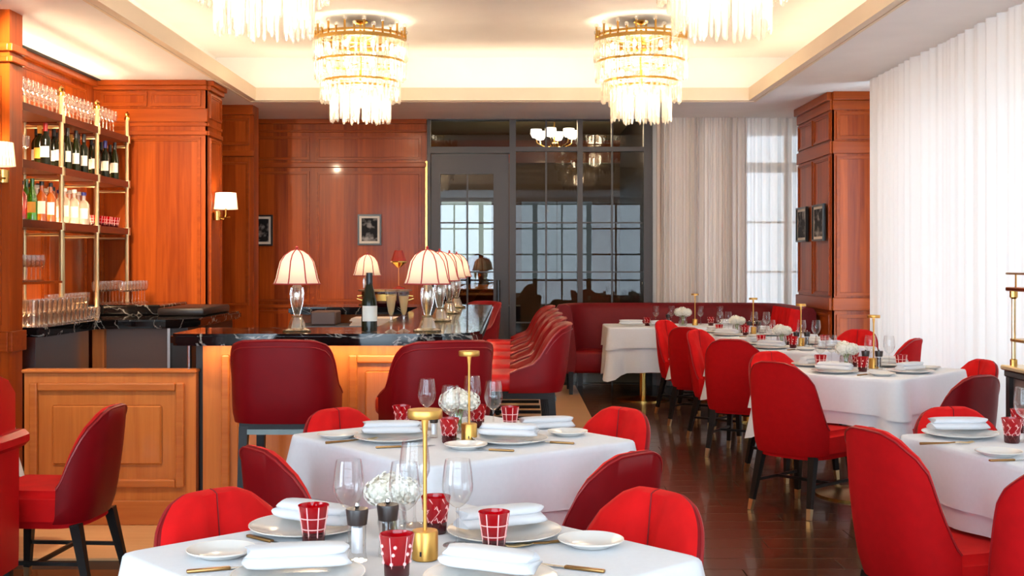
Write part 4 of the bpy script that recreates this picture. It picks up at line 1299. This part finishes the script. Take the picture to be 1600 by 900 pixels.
# ------------------------------------------------------------------ tables, cloths
def cloth(w, d, ztop, drop, flare, seed, corner=0.03, wav=0.012, tip=0.12):
    r = random.Random(seed)
    pts = []
    n = 26
    hw, hd = w / 2, d / 2
    cs = [(-hw, -hd), (hw, -hd), (hw, hd), (-hw, hd)]
    nr = [(0, -1), (1, 0), (0, 1), (-1, 0)]
    per = 0
    for k in range(4):
        a, b = cs[k], cs[(k + 1) % 4]
        ln = math.hypot(b[0] - a[0], b[1] - a[1])
        for i in range(n):
            s = i / n
            x, y = a[0] + (b[0] - a[0]) * s, a[1] + (b[1] - a[1]) * s
            dc = min(s, 1 - s) * ln
            cw = math.exp(-(dc / 0.11) ** 2)
            prev, nx_ = nr[(k - 1) % 4], nr[(k + 1) % 4]
            if s < 0.5:
                m = 0.5 * math.exp(-(dc / 0.05) ** 2)
                nn = (nr[k][0] * (1 - m) + prev[0] * m, nr[k][1] * (1 - m) + prev[1] * m)
            else:
                m = 0.5 * math.exp(-(dc / 0.05) ** 2)
                nn = (nr[k][0] * (1 - m) + nx_[0] * m, nr[k][1] * (1 - m) + nx_[1] * m)
            # crease on both sides of every corner
            cr = math.exp(-((dc - 0.13) / 0.05) ** 2)
            rx, ry = x * (1 - 0.02 * math.exp(-(dc / 0.02) ** 2)), y * (1 - 0.02 * math.exp(-(dc / 0.02) ** 2))
            pts.append((rx, ry, nn, cw, cr, per + s * ln))
        per += ln
    p1, p2 = r.uniform(0, 6), r.uniform(0, 6)
    ps = 2 * PI / per if per < 4.2 else 12 * PI / per / 4
    mb = MB()
    rows = []
    rows.append([(x * 0.97, y * 0.97, ztop) for x, y, *_ in pts])
    rows.append([(x * 0.995, y * 0.995, ztop - 0.001) for x, y, *_ in pts])
    for t in (0.02, 0.1, 0.25, 0.5, 0.75, 1.0):
        row = []
        for x, y, nn, cw, cr, s in pts:
            q = drop * t * (1 + tip * cw) / 0.25
            off = 0.004 + flare * q * cw - 0.03 * q * cr + wav * q * (math.sin(s * 8 * ps + p1) + 0.6 * math.sin(s * 15 * ps + p2))
            z = ztop - 0.004 - drop * t * (1 + tip * cw)
            row.append((x + nn[0] * off, y + nn[1] * off, z))
        rows.append(row)
    rows = [rw + [rw[0]] for rw in rows]
    V = []
    for rw in rows:
        vs = [mb.bm.verts.new(p) for p in rw[:-1]]
        V.append(vs + [vs[0]])
    for a, b in zip(V[:-1], V[1:]):
        for i in range(len(a) - 1):
            mb.bm.faces.new((a[i], a[i + 1], b[i + 1], b[i]))
    mb.bm.faces.new(V[0][:-1])
    return mb
def table(cx, cy, rot, w, d, where, seed, top_drop=0.20):
    under_drop = 0.44 if w > 1.3 else 0.268
    t = thing('dining_table', 'brass pedestal dining table under ' + where, 'table', (cx, cy, 0), rot)
    MB().box(-w / 2 + 0.02, w / 2 - 0.02, -d / 2 + 0.02, d / 2 - 0.02, 0.715, 0.745, bev=0.005).build('table_top', 'ebony', t, smooth=False)
    n = 2 if w > 1.3 else 1
    for k in range(n):
        ox = 0 if n == 1 else (-w / 4 + k * w / 2)
        MB().tube([(ox, 0, 0.03), (ox, 0, 0.715)], 0.035, 12).build('column', 'brass', t)
        MB().lathe([(0, 0), (0.27, 0.0), (0.27, 0.012), (0.06, 0.04), (0, 0.045)], 32, (ox, 0, 0)).build('base_disc', 'brass', t)
    u = tag(cloth(w + 0.004, d + 0.004, 0.752, under_drop, 0.045 if w > 1.3 else 0.09, seed, tip=0.2 if w > 1.3 else 0.5).build('undercloth', 'linen', None, (cx, cy, 0), rot, ang=60), 'long white under cloth of ' + where, 'tablecloth', 'white under cloths')
    o = tag(cloth(w + 0.036, d + 0.036, TZ, top_drop, 0.045 if w > 1.3 else 0.09, seed, tip=0.12).build('tablecloth', 'linen', None, (cx, cy, 0), rot, ang=60), 'white linen top cloth of ' + where, 'tablecloth', 'white top cloths')
    return t
TW = 0.88
T = {
 'T1': (-0.225, 2.60, R(43), TW, TW, 'the foreground table'),
 'T2': (-0.19, 4.36, R(38), TW, TW, 'the middle table before the bar'),
 'C': (2.10, 7.12, R(47), TW, TW, 'the nearest table of the window row'),
 'B2': (2.15, 9.05, R(45), TW, TW, 'the second table of the window row'),
 'B1': (2.10, 10.6, R(45), TW, TW, 'the third table of the window row'),
 'A': (1.70, 12.08, 0, 1.46, 0.72, 'the long table at the banquette'),
 'D': (2.0, 4.1, R(14), TW, TW, 'the table at the right picture edge'),
 'E': (-2.79, 5.30, 0, 0.72, 0.72, 'the table at the left picture edge'),
}
for k, (nm, v) in enumerate(T.items()):
    table(*v, seed=20 + 3 * k)

def face(fx, fy, tx, ty):
    return math.atan2(ty - fy, tx - fx) - PI / 2
chairs = []
def chair(x, y, rz, lab, low=False):
    (KLOW if low else KCHAIR).put((x, y, 0), rz, lab, 'red velvet dining chairs')
def ring_chairs(key, spec):
    cx, cy, rot, *_ = T[key]
    for ang, dist, lab, *rest in spec:
        a = R(ang)
        x, y = cx + dist * math.cos(a), cy + dist * math.sin(a)
        extra = rest[0] if rest else 0
        chair(x, y, face(x, y, cx, cy) + R(extra), lab, key in ('T1', 'T2') or (len(rest) > 1 and rest[1]))
ring_chairs('T1', [(137, 0.53, 'bright red velvet chair behind the left corner of the foreground table'),
                   (41, 0.56, 'red velvet chair behind the right corner of the foreground table')])
ring_chairs('T2', [(136, 0.50, 'bright red velvet chair at the far left of the middle table, before the bar stool'),
                   (40, 0.60, 'red velvet chair at the far right of the middle table'),
                   (218, 0.56, 'red chair with its back to us at the near left of the middle table'),
                   (314, 0.58, 'red chair with its back to us at the near right of the middle table')])
ring_chairs('C', [(222, 0.60, 'large red chair with its back to us at the near left of the window row'),
                  (112, 0.71, 'red chair peeking out behind the large near left chair of the window row', 0, True),
                  (297, 0.64, 'dark red chair in shadow at the near right of the nearest window row table', 0, True),
                  (15, 0.60, 'red chair at the right of the nearest window row table, against the curtain', 0, True)])
ring_chairs('B2', [(222, 0.62, 'red chair back at the near left of the second window row table', 18),
                   (140, 0.58, 'red chair with open pads at the far left of the second window row table'),
                   (322, 0.66, 'small red chair against the curtain at the second window row table'),
                   (40, 0.6, 'red chair partly hidden behind the glasses of the second window row table')])
ring_chairs('B1', [(222, 0.62, 'dark red chair back at the near left of the third window row table', 10),
                   (140, 0.60, 'farthest red velvet chair of the window row, next to the banquette table')])
ring_chairs('D', [(192, 0.57, 'red chair with piped back at the left side of the right edge table', 6),
                  (102, 0.60, 'bright red velvet chair behind the right edge table', 0, True),
                  (243, 0.82, 'red chair cut off by the lower right picture corner')])
chair(-1.93, 5.02, R(86), 'red velvet chair in side view at the left, facing the picture edge', True)

# high backed red leather armchair cut by the left picture edge
ac = thing('wing_armchair', 'glossy red leather armchair cut off by the left picture edge', 'armchair', (-2.25, 4.48, 0), R(0))
top = [(0, 1.05), (40, 1.05), (60, 1.045), (75, 1.02), (90, 0.96), (100, 0.88)]
loops, edge = shell_pts(0.665, 0.315, 0.6, 0.66, top, 0.03, 0.07, 0.03, 98, groove=False)
shell(loops).build('backrest', 'leather_bright', ac, ang=60)
loops, edge = shell_pts(0.68, 0.33, 0.6, 0.22, [(0, 0.72), (100, 0.72)], 0.0, 0.10, 0.02, 100, groove=False)
b_ = shell(loops).build('lower_body', 'leather_bright', ac, ang=60)
MB().tube([(x, y + 0.02, z) for x, y, z in edge], 0.035, 8).build('rolled_top', 'leather_bright', b_)
MB().box(-0.26, 0.26, -0.22, 0.32, 0.25, 0.47, bev=0.04, seg=3).build('seat', 'leather_bright', ac, ang=60)
for sx in (-1, 1):
    for y in (-0.24, 0.22):
        MB().tube([(sx * 0.24, y, 0.24), (sx * 0.25, y, 0)], [0.03, 0.022], 4).build('leg', 'ebony', ac, smooth=False)

# ------------------------------------------------------------------ banquette
bq = thing('banquette', 'long red curved banquette in painted shade along the back wall', 'banquette', (0, 0, 0))
def bq_path():
    pts = []
    x0, x1, yb, yf = px(882, 12.75), 2.92, 13.10, 12.45
    r = 0.35
    pts.append((x0, yf + 0.1))
    for k in range(7):
        a = PI - k * PI / 12
        pts.append((x0 + r + r * math.cos(a), yb - r + r * math.sin(a)))
    pts.append(((x0 + x1) / 2, yb))
    for k in range(7):
        a = PI / 2 - k * PI / 12
        pts.append((x1 - r + r * math.cos(a), yb - r + r * math.sin(a)))
    pts.append((x1, 11.75))
    return pts
path = bq_path()
def resample(p, step):
    o = []
    for (a, b) in zip(p[:-1], p[1:]):
        ln = math.hypot(b[0] - a[0], b[1] - a[1]); n = max(1, int(ln / step))
        for i in range(n):
            o.append((a[0] + (b[0] - a[0]) * i / n, a[1] + (b[1] - a[1]) * i / n))
    o.append(p[-1])
    return o
rp = resample(path, 0.08)
def sweep(pts, prof, closed=True):
    mb = MB(); V = []
    for i, p in enumerate(pts):
        a, b = pts[max(i - 1, 0)], pts[min(i + 1, len(pts) - 1)]
        d = Vector((b[0] - a[0], b[1] - a[1], 0)).normalized()
        nrm = Vector((d.y, -d.x, 0))     # towards the seat
        V.append([mb.bm.verts.new((p[0] + nrm.x * q, p[1] + nrm.y * q, z)) for q, z in prof])
    m = len(prof)
    for a, b in zip(V[:-1], V[1:]):
        for k in range(m):
            mb.bm.faces.new((a[k], a[(k + 1) % m], b[(k + 1) % m], b[k]))
    mb.bm.faces.new(V[0]); mb.bm.faces.new(V[-1][::-1])
    return mb
sweep(rp, [(-0.10, 0.22), (-0.10, 0.90), (-0.07, 0.945), (0.0, 0.955), (0.05, 0.93), (0.07, 0.88), (0.10, 0.6), (0.12, 0.40), (0.10, 0.22)]).build('backrest', 'velvet_shaded', bq, ang=60)
inner = [(px(882, 12.75) + 0.14, 12.55), (px(882, 12.75) + 0.14, 12.96), (2.76, 12.96), (2.76, 11.85)]
MB().box(px(882, 12.75) + 0.08, 2.85, 12.56, 13.0, 0.22, 0.46, bev=0.04, seg=3).build('seat', 'leather', bq, ang=60)
MB().box(2.5, 2.86, 11.8, 12.56, 0.22, 0.46, bev=0.04, seg=3).build('seat', 'leather', bq, ang=60)
for k in range(5):
    y = 11.82 + k * 0.17
    MB().tube([(2.78, y, 0.46), (2.80, y, 0.7), (2.84, y, 0.93)], 0.085, 10).build('channel', 'velvet', bq)
for k, (x, y) in enumerate(((px(882, 12.75) + 0.06, 12.55), (1.4, 12.55), (2.2, 12.55), (2.5, 11.9), (2.9, 11.9), (px(882, 12.75) + 0.06, 13.1))):
    MB().tube([(x, y, 0.24), (x, y, 0.0)], [0.04, 0.026], 4).build('leg', 'ebony', bq, smooth=False)

# ------------------------------------------------------------------ sideboard at the right edge
sd = thing('sideboard', 'dark sideboard with brass rimmed top at the right picture edge', 'sideboard', (0, 0, 0))
SBX, SBY0, SBY1 = 2.50, 4.95, 6.02
SBZ = 0.88
MB().box(SBX + 0.02, 3.05, SBY0, SBY1 - 0.02, 0.08, SBZ - 0.06).build('body', 'grey_panel', sd, smooth=False)
MB().box(SBX, 3.07, SBY0 - 0.02, SBY1, SBZ - 0.06, SBZ - 0.025, bev=0.006).build('cornice', 'dark_panel', sd, smooth=False)
MB().box(SBX - 0.015, 3.08, SBY0 - 0.03, SBY1 + 0.01, SBZ - 0.025, SBZ, bev=0.006).build('brass_top', 'brass_pale', sd, smooth=False)
for y in (SBY0 + 0.02, SBY1 - 0.05):
    MB().box(SBX - 0.002, SBX + 0.03, y - 0.02, y + 0.02, 0.0, SBZ - 0.06).build('corner_post', 'dark_panel', sd, smooth=False)
for k in range(2):
    dd = MB().box(SBX + 0.008, SBX + 0.024, SBY0 + 0.08 + k * 0.46, SBY0 + 0.5 + k * 0.46, 0.14, SBZ - 0.10, bev=0.004).build('door', 'grey_panel', sd, smooth=False)
    MB().tube([(SBX - 0.01, SBY0 + (0.45 if k == 0 else 0.6), 0.55), (SBX - 0.01, SBY0 + (0.45 if k == 0 else 0.6), 0.66)], 0.006, 6).build('handle', 'brass', dd)
rk = thing('brass_rack', 'brass two tier rack standing on the sideboard', 'rack', (0, 0, 0))
xr = SBX + 0.025
RT = pz(449, 5.9)
for x in (xr, 3.0):
    for y in (SBY0 + 0.03, SBY1 - 0.06):
        MB().tube([(x, y, SBZ), (x, y, RT)], 0.011, 10).build('post', 'brass_pale', rk)
        MB().lathe([(0.018, 0), (0.018, 0.03), (0.012, 0.035)], 10, (x, y, SBZ)).build('socket', 'brass', rk)
        MB().lathe([(0.012, -0.04), (0.02, -0.03), (0.02, 0)], 10, (x, y, RT - 0.02)).build('socket', 'brass', rk)
MB().box(xr - 0.03, 3.03, SBY0, SBY1 - 0.03, RT - 0.02, RT, bev=0.004).build('upper_tray', 'copper', rk, smooth=False)
MB().box(xr - 0.01, 3.01, SBY0, SBY1 - 0.04, pz(535, 5.9), pz(530, 5.9), bev=0.003).build('lower_tray', 'brass', rk, smooth=False)
mb = MB()
for k in range(9):
    y = SBY0 + 0.04 + k * 0.115
    MB().tube([(xr - 0.01, y, RT), (xr - 0.01, y, RT + 0.065)], 0.005, 6).build('baluster', 'brass', rk)
MB().tube([(xr - 0.01, SBY0, RT + 0.068), (xr - 0.01, SBY1 - 0.0, RT + 0.068)], 0.006, 6).build('gallery_rail', 'brass_pale', rk)
tag(MB().lathe([(0, 0), (0.075, 0), (0.085, 0.02), (0.10, 0.11), (0.095, 0.11), (0.08, 0.02), (0, 0.015)], 24).build('ruby_bowl', 'bucket_dark', None, (xr + 0.15, 5.82, RT + 0.001)), 'dark red glass bowl on top of the brass rack', 'bowl')
wg = thing('folded_stand', 'slanted leather menu holder on the lower tray of the brass rack', 'holder', (xr + 0.05, 5.55, pz(530, 5.9) + 0.002))
MB().box(0.0, 0.28, -0.2, 0.2, 0.0, 0.012, mtx=Matrix.Rotation(R(-28), 4, 'Y')).build('sloping_board', 'copper', wg, smooth=False)
MB().box(0.18, 0.2, -0.15, 0.15, 0.0, 0.095).build('prop', 'brass', wg, smooth=False)

# ------------------------------------------------------------------ table ware
def mk_lamp():
    t = thing('table_lamp', '', 'lamp')
    MB().lathe([(0, 0), (0.027, 0.0), (0.0285, 0.002), (0.0285, 0.060), (0.0265, 0.063), (0, 0.063)], 28).build('base', 'brass_satin', t)
    MB().tube([(0, 0, 0.06), (0, 0, 0.27), (0, 0, 0.312)], [0.0042, 0.0048, 0.009], 12).build('stem', 'brass_satin', t)
    MB().lathe([(0, 0.306), (0.037, 0.306), (0.038, 0.308), (0.038, 0.322), (0.037, 0.324), (0, 0.324)], 32).build('lamp_head', 'brass_satin', t)
    MB().lathe([(0.012, 0.3055), (0.030, 0.3055)], 24).build('light_ring', 'bulb_soft', t)
    MB().box(-0.002, 0.002, -0.0292, -0.0275, 0.012, 0.022).build('switch', 'slot_black', t, smooth=False)
    return t
def mk_wine():
    t = thing('wine_glass', '', 'glass')
    MB().lathe([(0.004, 0.085), (0.012, 0.089), (0.026, 0.102), (0.035, 0.125), (0.0355, 0.14), (0.032, 0.175), (0.0285, 0.195)], 28).build('bowl', 'glass', t, ang=80)
    MB().lathe([(0.0045, 0.086), (0.003, 0.07), (0.003, 0.02), (0.0055, 0.008)], 10).build('stem', 'glass', t, ang=80)
    MB().lathe([(0.0055, 0.008), (0.018, 0.003), (0.033, 0.0015), (0.034, 0.0), (0, 0.0)], 24).build('foot', 'glass', t)
    return t
def mk_plate(r):
    def mk():
        t = thing('plate', '', 'plate')
        MB().lathe([(0, 0.003), (r * 0.58, 0.003), (r * 0.66, 0.007), (r * 0.98, 0.016), (r, 0.0175), (r * 0.99, 0.0145), (r * 0.66, 0.003), (r * 0.6, 0.0), (0, 0.0)], 40).build('plate_body', 'porcelain', t)
        MB().lathe([(r * 0.985, 0.0170), (r * 1.002, 0.0178), (r * 1.0, 0.0160)], 40).build('rim_line', 'mount_white', t)
        return t
    return Kind(mk)
def mk_napkin():
    t = thing('napkin', '', 'napkin')
    mb = MB()
    def roll(zc, hw, hh, ln, y0, wob):
        P = []
        for i in range(15):
            s = i / 14
            x = (s - 0.5) * ln
            e = 1 - 0.25 * abs(2 * s - 1) ** 6
            ring = []
            for k in range(16):
                a = 2 * PI * k / 16
                ca, sa = math.cos(a), math.sin(a)
                ring.append((x + 0.006 * math.sin(a * 2) * wob, y0 + hw * e * math.copysign(abs(ca) ** 0.7, ca) + 0.004 * math.sin(s * 5), zc + hh * e * math.copysign(abs(sa) ** 0.8, sa)))
            P.append(ring + [ring[0]])
        V = [[mb.bm.verts.new(p) for p in rg[:-1]] for rg in P]
        for a_, b_ in zip(V[:-1], V[1:]):
            for k in range(16):
                mb.bm.faces.new((a_[k], a_[(k + 1) % 16], b_[(k + 1) % 16], b_[k]))
        mb.bm.faces.new(V[0][::-1]); mb.bm.faces.new(V[-1])
    roll(0.014, 0.046, 0.014, 0.21, 0.0, 1)
    mb.build('lower_fold', 'napkin', t, ang=70)
    mb = MB()
    roll(0.033, 0.036, 0.012, 0.20, 0.004, -1)
    mb.build('upper_fold', 'napkin', t, ang=70)
    return t
def mk_knife():
    t = thing('knife', '', 'knife')
    MB().box(-0.105, -0.015, -0.0065, 0.0065, 0.0, 0.007, bev=0.0028, seg=2).build('handle', 'brass_dark', t)
    MB().prism([(-0.016, -0.005), (0.08, -0.009), (0.105, 0.0), (0.098, 0.005), (-0.016, 0.005)], 0.002, 0.0035).build('blade', 'steel', t, smooth=False)
    return t
def mk_fork():
    t = thing('fork', '', 'fork')
    MB().tube([(-0.10, 0, 0.003), (0.0, 0, 0.004), (0.03, 0, 0.006)], [0.005, 0.003, 0.0026], 6).build('handle', 'brass_dark', t)
    MB().prism([(0.028, -0.003), (0.04, -0.011), (0.052, -0.0115), (0.052, 0.0115), (0.04, 0.011), (0.028, 0.003)], 0.005, 0.007).build('neck', 'brass_pale', t, smooth=False)
    for k in range(4):
        y = -0.0095 + k * 0.00633
        MB().tube([(0.05, y, 0.006), (0.075, y, 0.004), (0.098, y, 0.008)], [0.0018, 0.0016, 0.001], 5).build('tine', 'brass_pale', t)
    return t
def mk_mill(fill):
    def mk():
        t = thing('mill', '', 'mill')
        MB().lathe([(0, 0), (0.021, 0.0), (0.022, 0.004), (0.019, 0.02), (0.0195, 0.075), (0.0185, 0.08)], 20).build('glass_body', 'glass', t)
        MB().lathe([(0, 0.018), (0.0125, 0.018), (0.0125, 0.072), (0, 0.072)], 16).build(fill + '_fill', fill, t)
        MB().lathe([(0, 0.078), (0.021, 0.078), (0.0245, 0.108), (0.0235, 0.112), (0, 0.112)], 20).build('cap', 'cap_dark', t)
        MB().lathe([(0.003, 0.111), (0.006, 0.118), (0.0045, 0.124), (0, 0.126)], 10).build('knob', 'steel', t)
        return t
    return Kind(mk)
def mk_flowers():
    t = thing('flower_vase', '', 'flowers')
    rr = random.Random(3)
    MB().lathe([(0, 0.004), (0.026, 0.004), (0.034, 0.03), (0.030, 0.065), (0.026, 0.075), (0.0275, 0.075), (0.0315, 0.065), (0.0355, 0.03), (0.028, 0.0), (0, 0)], 24).build('vase', 'glass', t)
    mb = MB()
    for k in range(7):
        a = k * 0.9
        mb.tube([(0.012 * math.cos(a), 0.012 * math.sin(a), 0.008), (0.016 * math.cos(a + 2), 0.016 * math.sin(a + 2), 0.08)], 0.0022, 5)
    mb.build('stems', 'stems', t)
    for bx, by, bz, br in ((-0.032, -0.008, 0.105, 0.040), (0.033, -0.006, 0.102, 0.038), (0.0, 0.024, 0.113, 0.039), (0.002, -0.026, 0.108, 0.034)):
        mb = MB()
        mb.lathe([(0, -br * 0.72), (br * 0.6, -br * 0.5), (br * 0.86, 0), (br * 0.6, br * 0.5), (0, br * 0.75)], 10, (bx, by, bz))
        for k in range(46):
            u = 1 - 2 * (k + 0.5) / 46
            th = 2.399963 * k
            sq = math.sqrt(1 - u * u)
            n = Vector((sq * math.cos(th), sq * math.sin(th), u))
            c = Vector((bx, by, bz)) + Vector((n.x, n.y, n.z * 0.85)) * br * 0.92
            a_ = n.orthogonal().normalized(); b_ = n.cross(a_)
            ro = rr.uniform(0, 1.5)
            vs = []
            for q in range(8):
                an = ro + q * PI / 4
                rad = 0.0095 if q % 2 == 0 else 0.0058
                vs.append(mb.bm.verts.new(c + (a_ * math.cos(an) + b_ * math.sin(an)) * rad + n * (0.0015 if q % 2 == 0 else 0.0)))
            ce = mb.bm.verts.new(c + n * 0.0038)
            for q in range(8):
                mb.bm.faces.new((ce, vs[q], vs[(q + 1) % 8]))
        mb.build('bloom', 'petals', t, ang=60)
    return t
KLAMP, KWINE, KPL, KBP, KNAP, KKN, KFK, KSALT, KPEP, KFLO = Kind(mk_lamp), Kind(mk_wine), mk_plate(0.135), mk_plate(0.075), Kind(mk_napkin), Kind(mk_knife), Kind(mk_fork), mk_mill('salt'), mk_mill('pepper'), Kind(mk_flowers)
TT = TZ + 0.0005
def at(x, y, dz=0.0):
    X, Y = tp(x, y)
    return (X, Y, TT + dz)
def lamp(loc, lab, rz=0.0):
    KLAMP.put(loc, rz, lab, 'cordless brass table lamps')
    add_light('table_lamp_light', 'POINT', (loc[0], loc[1], loc[2] + 0.295), E_TABLE, WARM2, shadow_soft_size=0.012)
FG = ' on the foreground table'
MG = ' on the middle table'
# foreground table
lamp(at(664, 874), 'slim brass lamp standing in the middle of the foreground table', R(-15))
KBP.put(at(346, 869), 0, 'small bread plate at the left corner of the foreground table')
KNAP.put(at(464, 898, 0.018), R(14), 'folded white napkin at the front left of the foreground table')
KPL.put(at(466, 908), 0, 'dinner plate under the front left napkin of the foreground table')
KKN.put(at(432, 850), R(-40), 'brass handled knife pointing to the ruby glass at the left of the foreground table')
KKN.put(at(372, 889), R(20), 'brass handled knife half under the front left napkin' + FG)
RG.put(at(490, 849), 0.3, 'ruby glass with a cut grid at the left of the foreground table')
KPL.put(at(478, 829), 0, 'white plate behind the left ruby glass of the foreground table')
KNAP.put(at(492, 825, 0.017), R(-30), 'folded napkin on the plate behind the left ruby glass' + FG)
KSALT.put(at(558, 876), 0, 'glass salt mill with dark cap on the foreground table')
KPEP.put(at(606, 868), 0, 'pepper mill with dark cap behind the front ruby glass on the foreground table')
KFLO.put(at(613, 836), 0.4, 'white hydrangeas in a glass vase on the foreground table')
KWINE.put(at(545, 853), 0, 'wine glass behind the salt mill on the foreground table', None, 1.0)
KWINE.put(at(632, 858), 0, 'wine glass in front of the white flowers on the foreground table')
KWINE.put(at(648, 821), 0, 'wine glass directly behind the brass lamp stem on the foreground table', None, 1.06)
KWINE.put(at(715, 852), 0, 'wine glass standing alone right of the lamp on the foreground table')
RD.put(at(620, 901), 0.2, 'ruby glass with bead cuts at the very front of the foreground table')
RW.put(at(681, 833), 0.2, 'ruby glass peeking out behind the lamp of the foreground table')
RG.put(at(772, 861), 0.1, 'ruby glass with a cut grid at the right of the foreground table')
KNAP.put(at(766, 903, 0.018), R(-22), 'folded white napkin at the front right of the foreground table', None, 0.95)
KPL.put(at(766, 912), 0, 'dinner plate under the front right napkin of the foreground table')
KPL.put(at(788, 837), 0, 'white plate behind the right ruby glass of the foreground table')
KNAP.put(at(782, 832, 0.017), R(28), 'folded napkin on the plate behind the right ruby glass' + FG)
KFK.put(at(850, 851), R(205), 'fork with raised tines beside the right bread plate' + FG)
KBP.put(at(923, 853), 0, 'small bread plate at the right corner of the foreground table')
KKN.put(at(872, 887), R(155), 'brass handled knife at the front right of the foreground table')
# middle table
lamp(at(733, 689), 'slim brass lamp standing in the middle of the middle table')
KPL.put(at(612, 688), 0, 'white plate at the left of the middle table')
KNAP.put(at(612, 684, 0.017), R(8), 'folded napkin on the left plate of the middle table')
KBP.put(at(528, 684), 0, 'small bread plate at the left corner of the middle table')
KFK.put(at(550, 690), R(30), 'fork beside the left plate of the middle table')
KKN.put(at(634, 699), R(14), 'long knife in front of the left plate of the middle table')
RW.put(at(628, 669), 0, 'dark ruby glass behind the lamp head at the left of the middle table')
RW.put(at(702, 692), 0.4, 'ruby glass with web cuts left of the middle table lamp')
RW.put(at(746, 668), 0.4, 'ruby glass behind the lamp of the middle table')
RG.put(at(797, 671), 0.1, 'ruby glass with a cut grid at the right of the middle table')
KWINE.put(at(667, 671), 0, 'leftmost wine glass of the middle table')
KWINE.put(at(704, 686), 0, 'wine glass in front of the white flowers of the middle table')
KWINE.put(at(738, 664), 0, 'wine glass behind the lamp stem of the middle table')
KWINE.put(at(771, 676), 0, 'rightmost wine glass of the middle table')
KFLO.put(at(717, 676), 0.4, 'white hydrangeas in a glass vase on the middle table', None, 1.15)
KSALT.put(at(678, 684), 0, 'glass mill beside the web cut ruby glass of the middle table', None, 0.7)
KPL.put(at(797, 691), 0, 'white plate at the right of the middle table')
KNAP.put(at(795, 688, 0.017), R(-12), 'folded napkin on the right plate of the middle table')
KNAP.put(at(853, 669, 0.0), R(18), 'folded napkin lying at the far right of the middle table')
KBP.put(at(887, 680), 0, 'small bread plate at the right corner of the middle table')
KKN.put(at(853, 692), R(160), 'knife between the right plate and the bread plate of the middle table')
KBP.put(at(728, 701), 0, 'small plate at the near corner of the middle table')
KKN.put(at(757, 704), R(165), 'knife beside the small plate at the near corner of the middle table')

# window row tables
def setting(key, phrase, lx, ly, items):
    cx, cy, rot, w, d, where = T[key]
    lamp((cx + lx, cy + ly, TT), 'slim brass lamp on ' + where)
    for kind, dx, dy, rz, lab, *sc in items:
        z = TT + (0.017 if kind is KNAP else 0)
        kind.put((cx + dx + (0.12 if key == 'A' else 0), cy + dy, z), R(rz), lab + ' ' + phrase, None, sc[0] if sc else 1.0)
def std(key, phrase, lx, ly):
    setting(key, phrase, lx, ly, [
        (KFLO, -0.08, 0.04, 20, 'white hydrangeas in a glass vase on', 1.15),
        (KSALT, 0.02, -0.02, 0, 'left salt mill with dark cap on'), (KPEP, 0.10, -0.02, 0, 'right pepper mill with dark cap on'),
        (RD, -0.04, -0.16, 0, 'front ruby glass with bead cuts on'), (RG, -0.25, -0.02, 10, 'left ruby glass with grid cuts on'), (RG, 0.24, 0.0, 30, 'right ruby glass with grid cuts on'), (RW, 0.0, 0.17, 0, 'far ruby glass with web cuts on'),
        (KWINE, -0.22, 0.10, 0, 'left wine glass on'), (KWINE, -0.13, 0.18, 0, 'second wine glass from the left on'), (KWINE, 0.10, 0.15, 0, 'far wine glass on'), (KWINE, 0.20, 0.10, 0, 'right wine glass on'),
        (KPL, -0.22, -0.22, 0, 'near left plate on'), (KNAP, -0.22, -0.22, -40, 'folded napkin on the near left plate of'),
        (KPL, 0.22, -0.22, 0, 'near right plate on'), (KNAP, 0.22, -0.22, 40, 'folded napkin on the near right plate of'),
        (KPL, -0.23, 0.22, 0, 'far left plate on'), (KNAP, -0.23, 0.22, 40, 'folded napkin on the far left plate of'),
        (KPL, 0.24, 0.22, 0, 'far right plate on'), (KNAP, 0.24, 0.22, -40, 'folded napkin on the far right plate of'),
        (KBP, 0.0, -0.40, 0, 'near bread plate on'), (KBP, 0.40, 0.0, 0, 'right bread plate on'), (KKN, -0.06, -0.34, 40, 'near knife on')])
std('C', 'the nearest window row table', 0.09, 0.05)
std('B2', 'the second window row table', 0.07, 0.05)
std('B1', 'the third window row table', 0.07, 0.05)
ph = 'the long banquette table'
setting('A', ph, 0.17, 0.02, [
    (KFLO, -0.08, -0.02, 0, 'white hydrangeas in a glass vase on', 1.3), (KNAP, -0.62, -0.14, 4, 'leftmost folded napkin on', 1.1), (KNAP, -0.33, -0.2, 10, 'folded napkin next to the dark ruby glass on'), (KNAP, 0.42, -0.02, 4, 'right folded napkin on', 1.1),
    (RW, -0.45, -0.1, 0, 'dark ruby glass on'), (RW, 0.2, -0.05, 0, 'ruby glass right of the lamp on'), (KWINE, -0.34, 0.1, 0, 'leftmost wine glass on'), (KWINE, -0.17, 0.16, 0, 'wine glass left of the flowers on'),
    (KWINE, 0.12, 0.1, 0, 'wine glass right of the lamp on'), (KWINE, 0.32, 0.1, 0, 'rightmost wine glass on'), (KPEP, -0.23, -0.02, 0, 'pepper mill beside the flowers on')])
cx, cy = T['D'][0], T['D'][1]
ph = 'the table at the right picture edge'
KPL.put(at(1500, 682), 0, 'white plate on ' + ph)
KNAP.put(at(1497, 678, 0.017), R(5), 'folded napkin on the plate of ' + ph)
RW.put(at(1581, 692), 0.2, 'ruby glass with web cuts on ' + ph)
RW.put(at(1594, 676), 0.9, 'second ruby glass, behind the web cut one on ' + ph)
KWINE.put(at(1600, 690), 0, 'wine glass cut off by the right picture edge', None, 1.0)
KBP.put(at(1560, 712), 0, 'small bread plate near the corner of ' + ph)
KKN.put(at(1592, 720), R(10), 'knife at the near side of ' + ph)
KFK.put(at(1480, 694), R(5), 'fork before the plate of ' + ph)
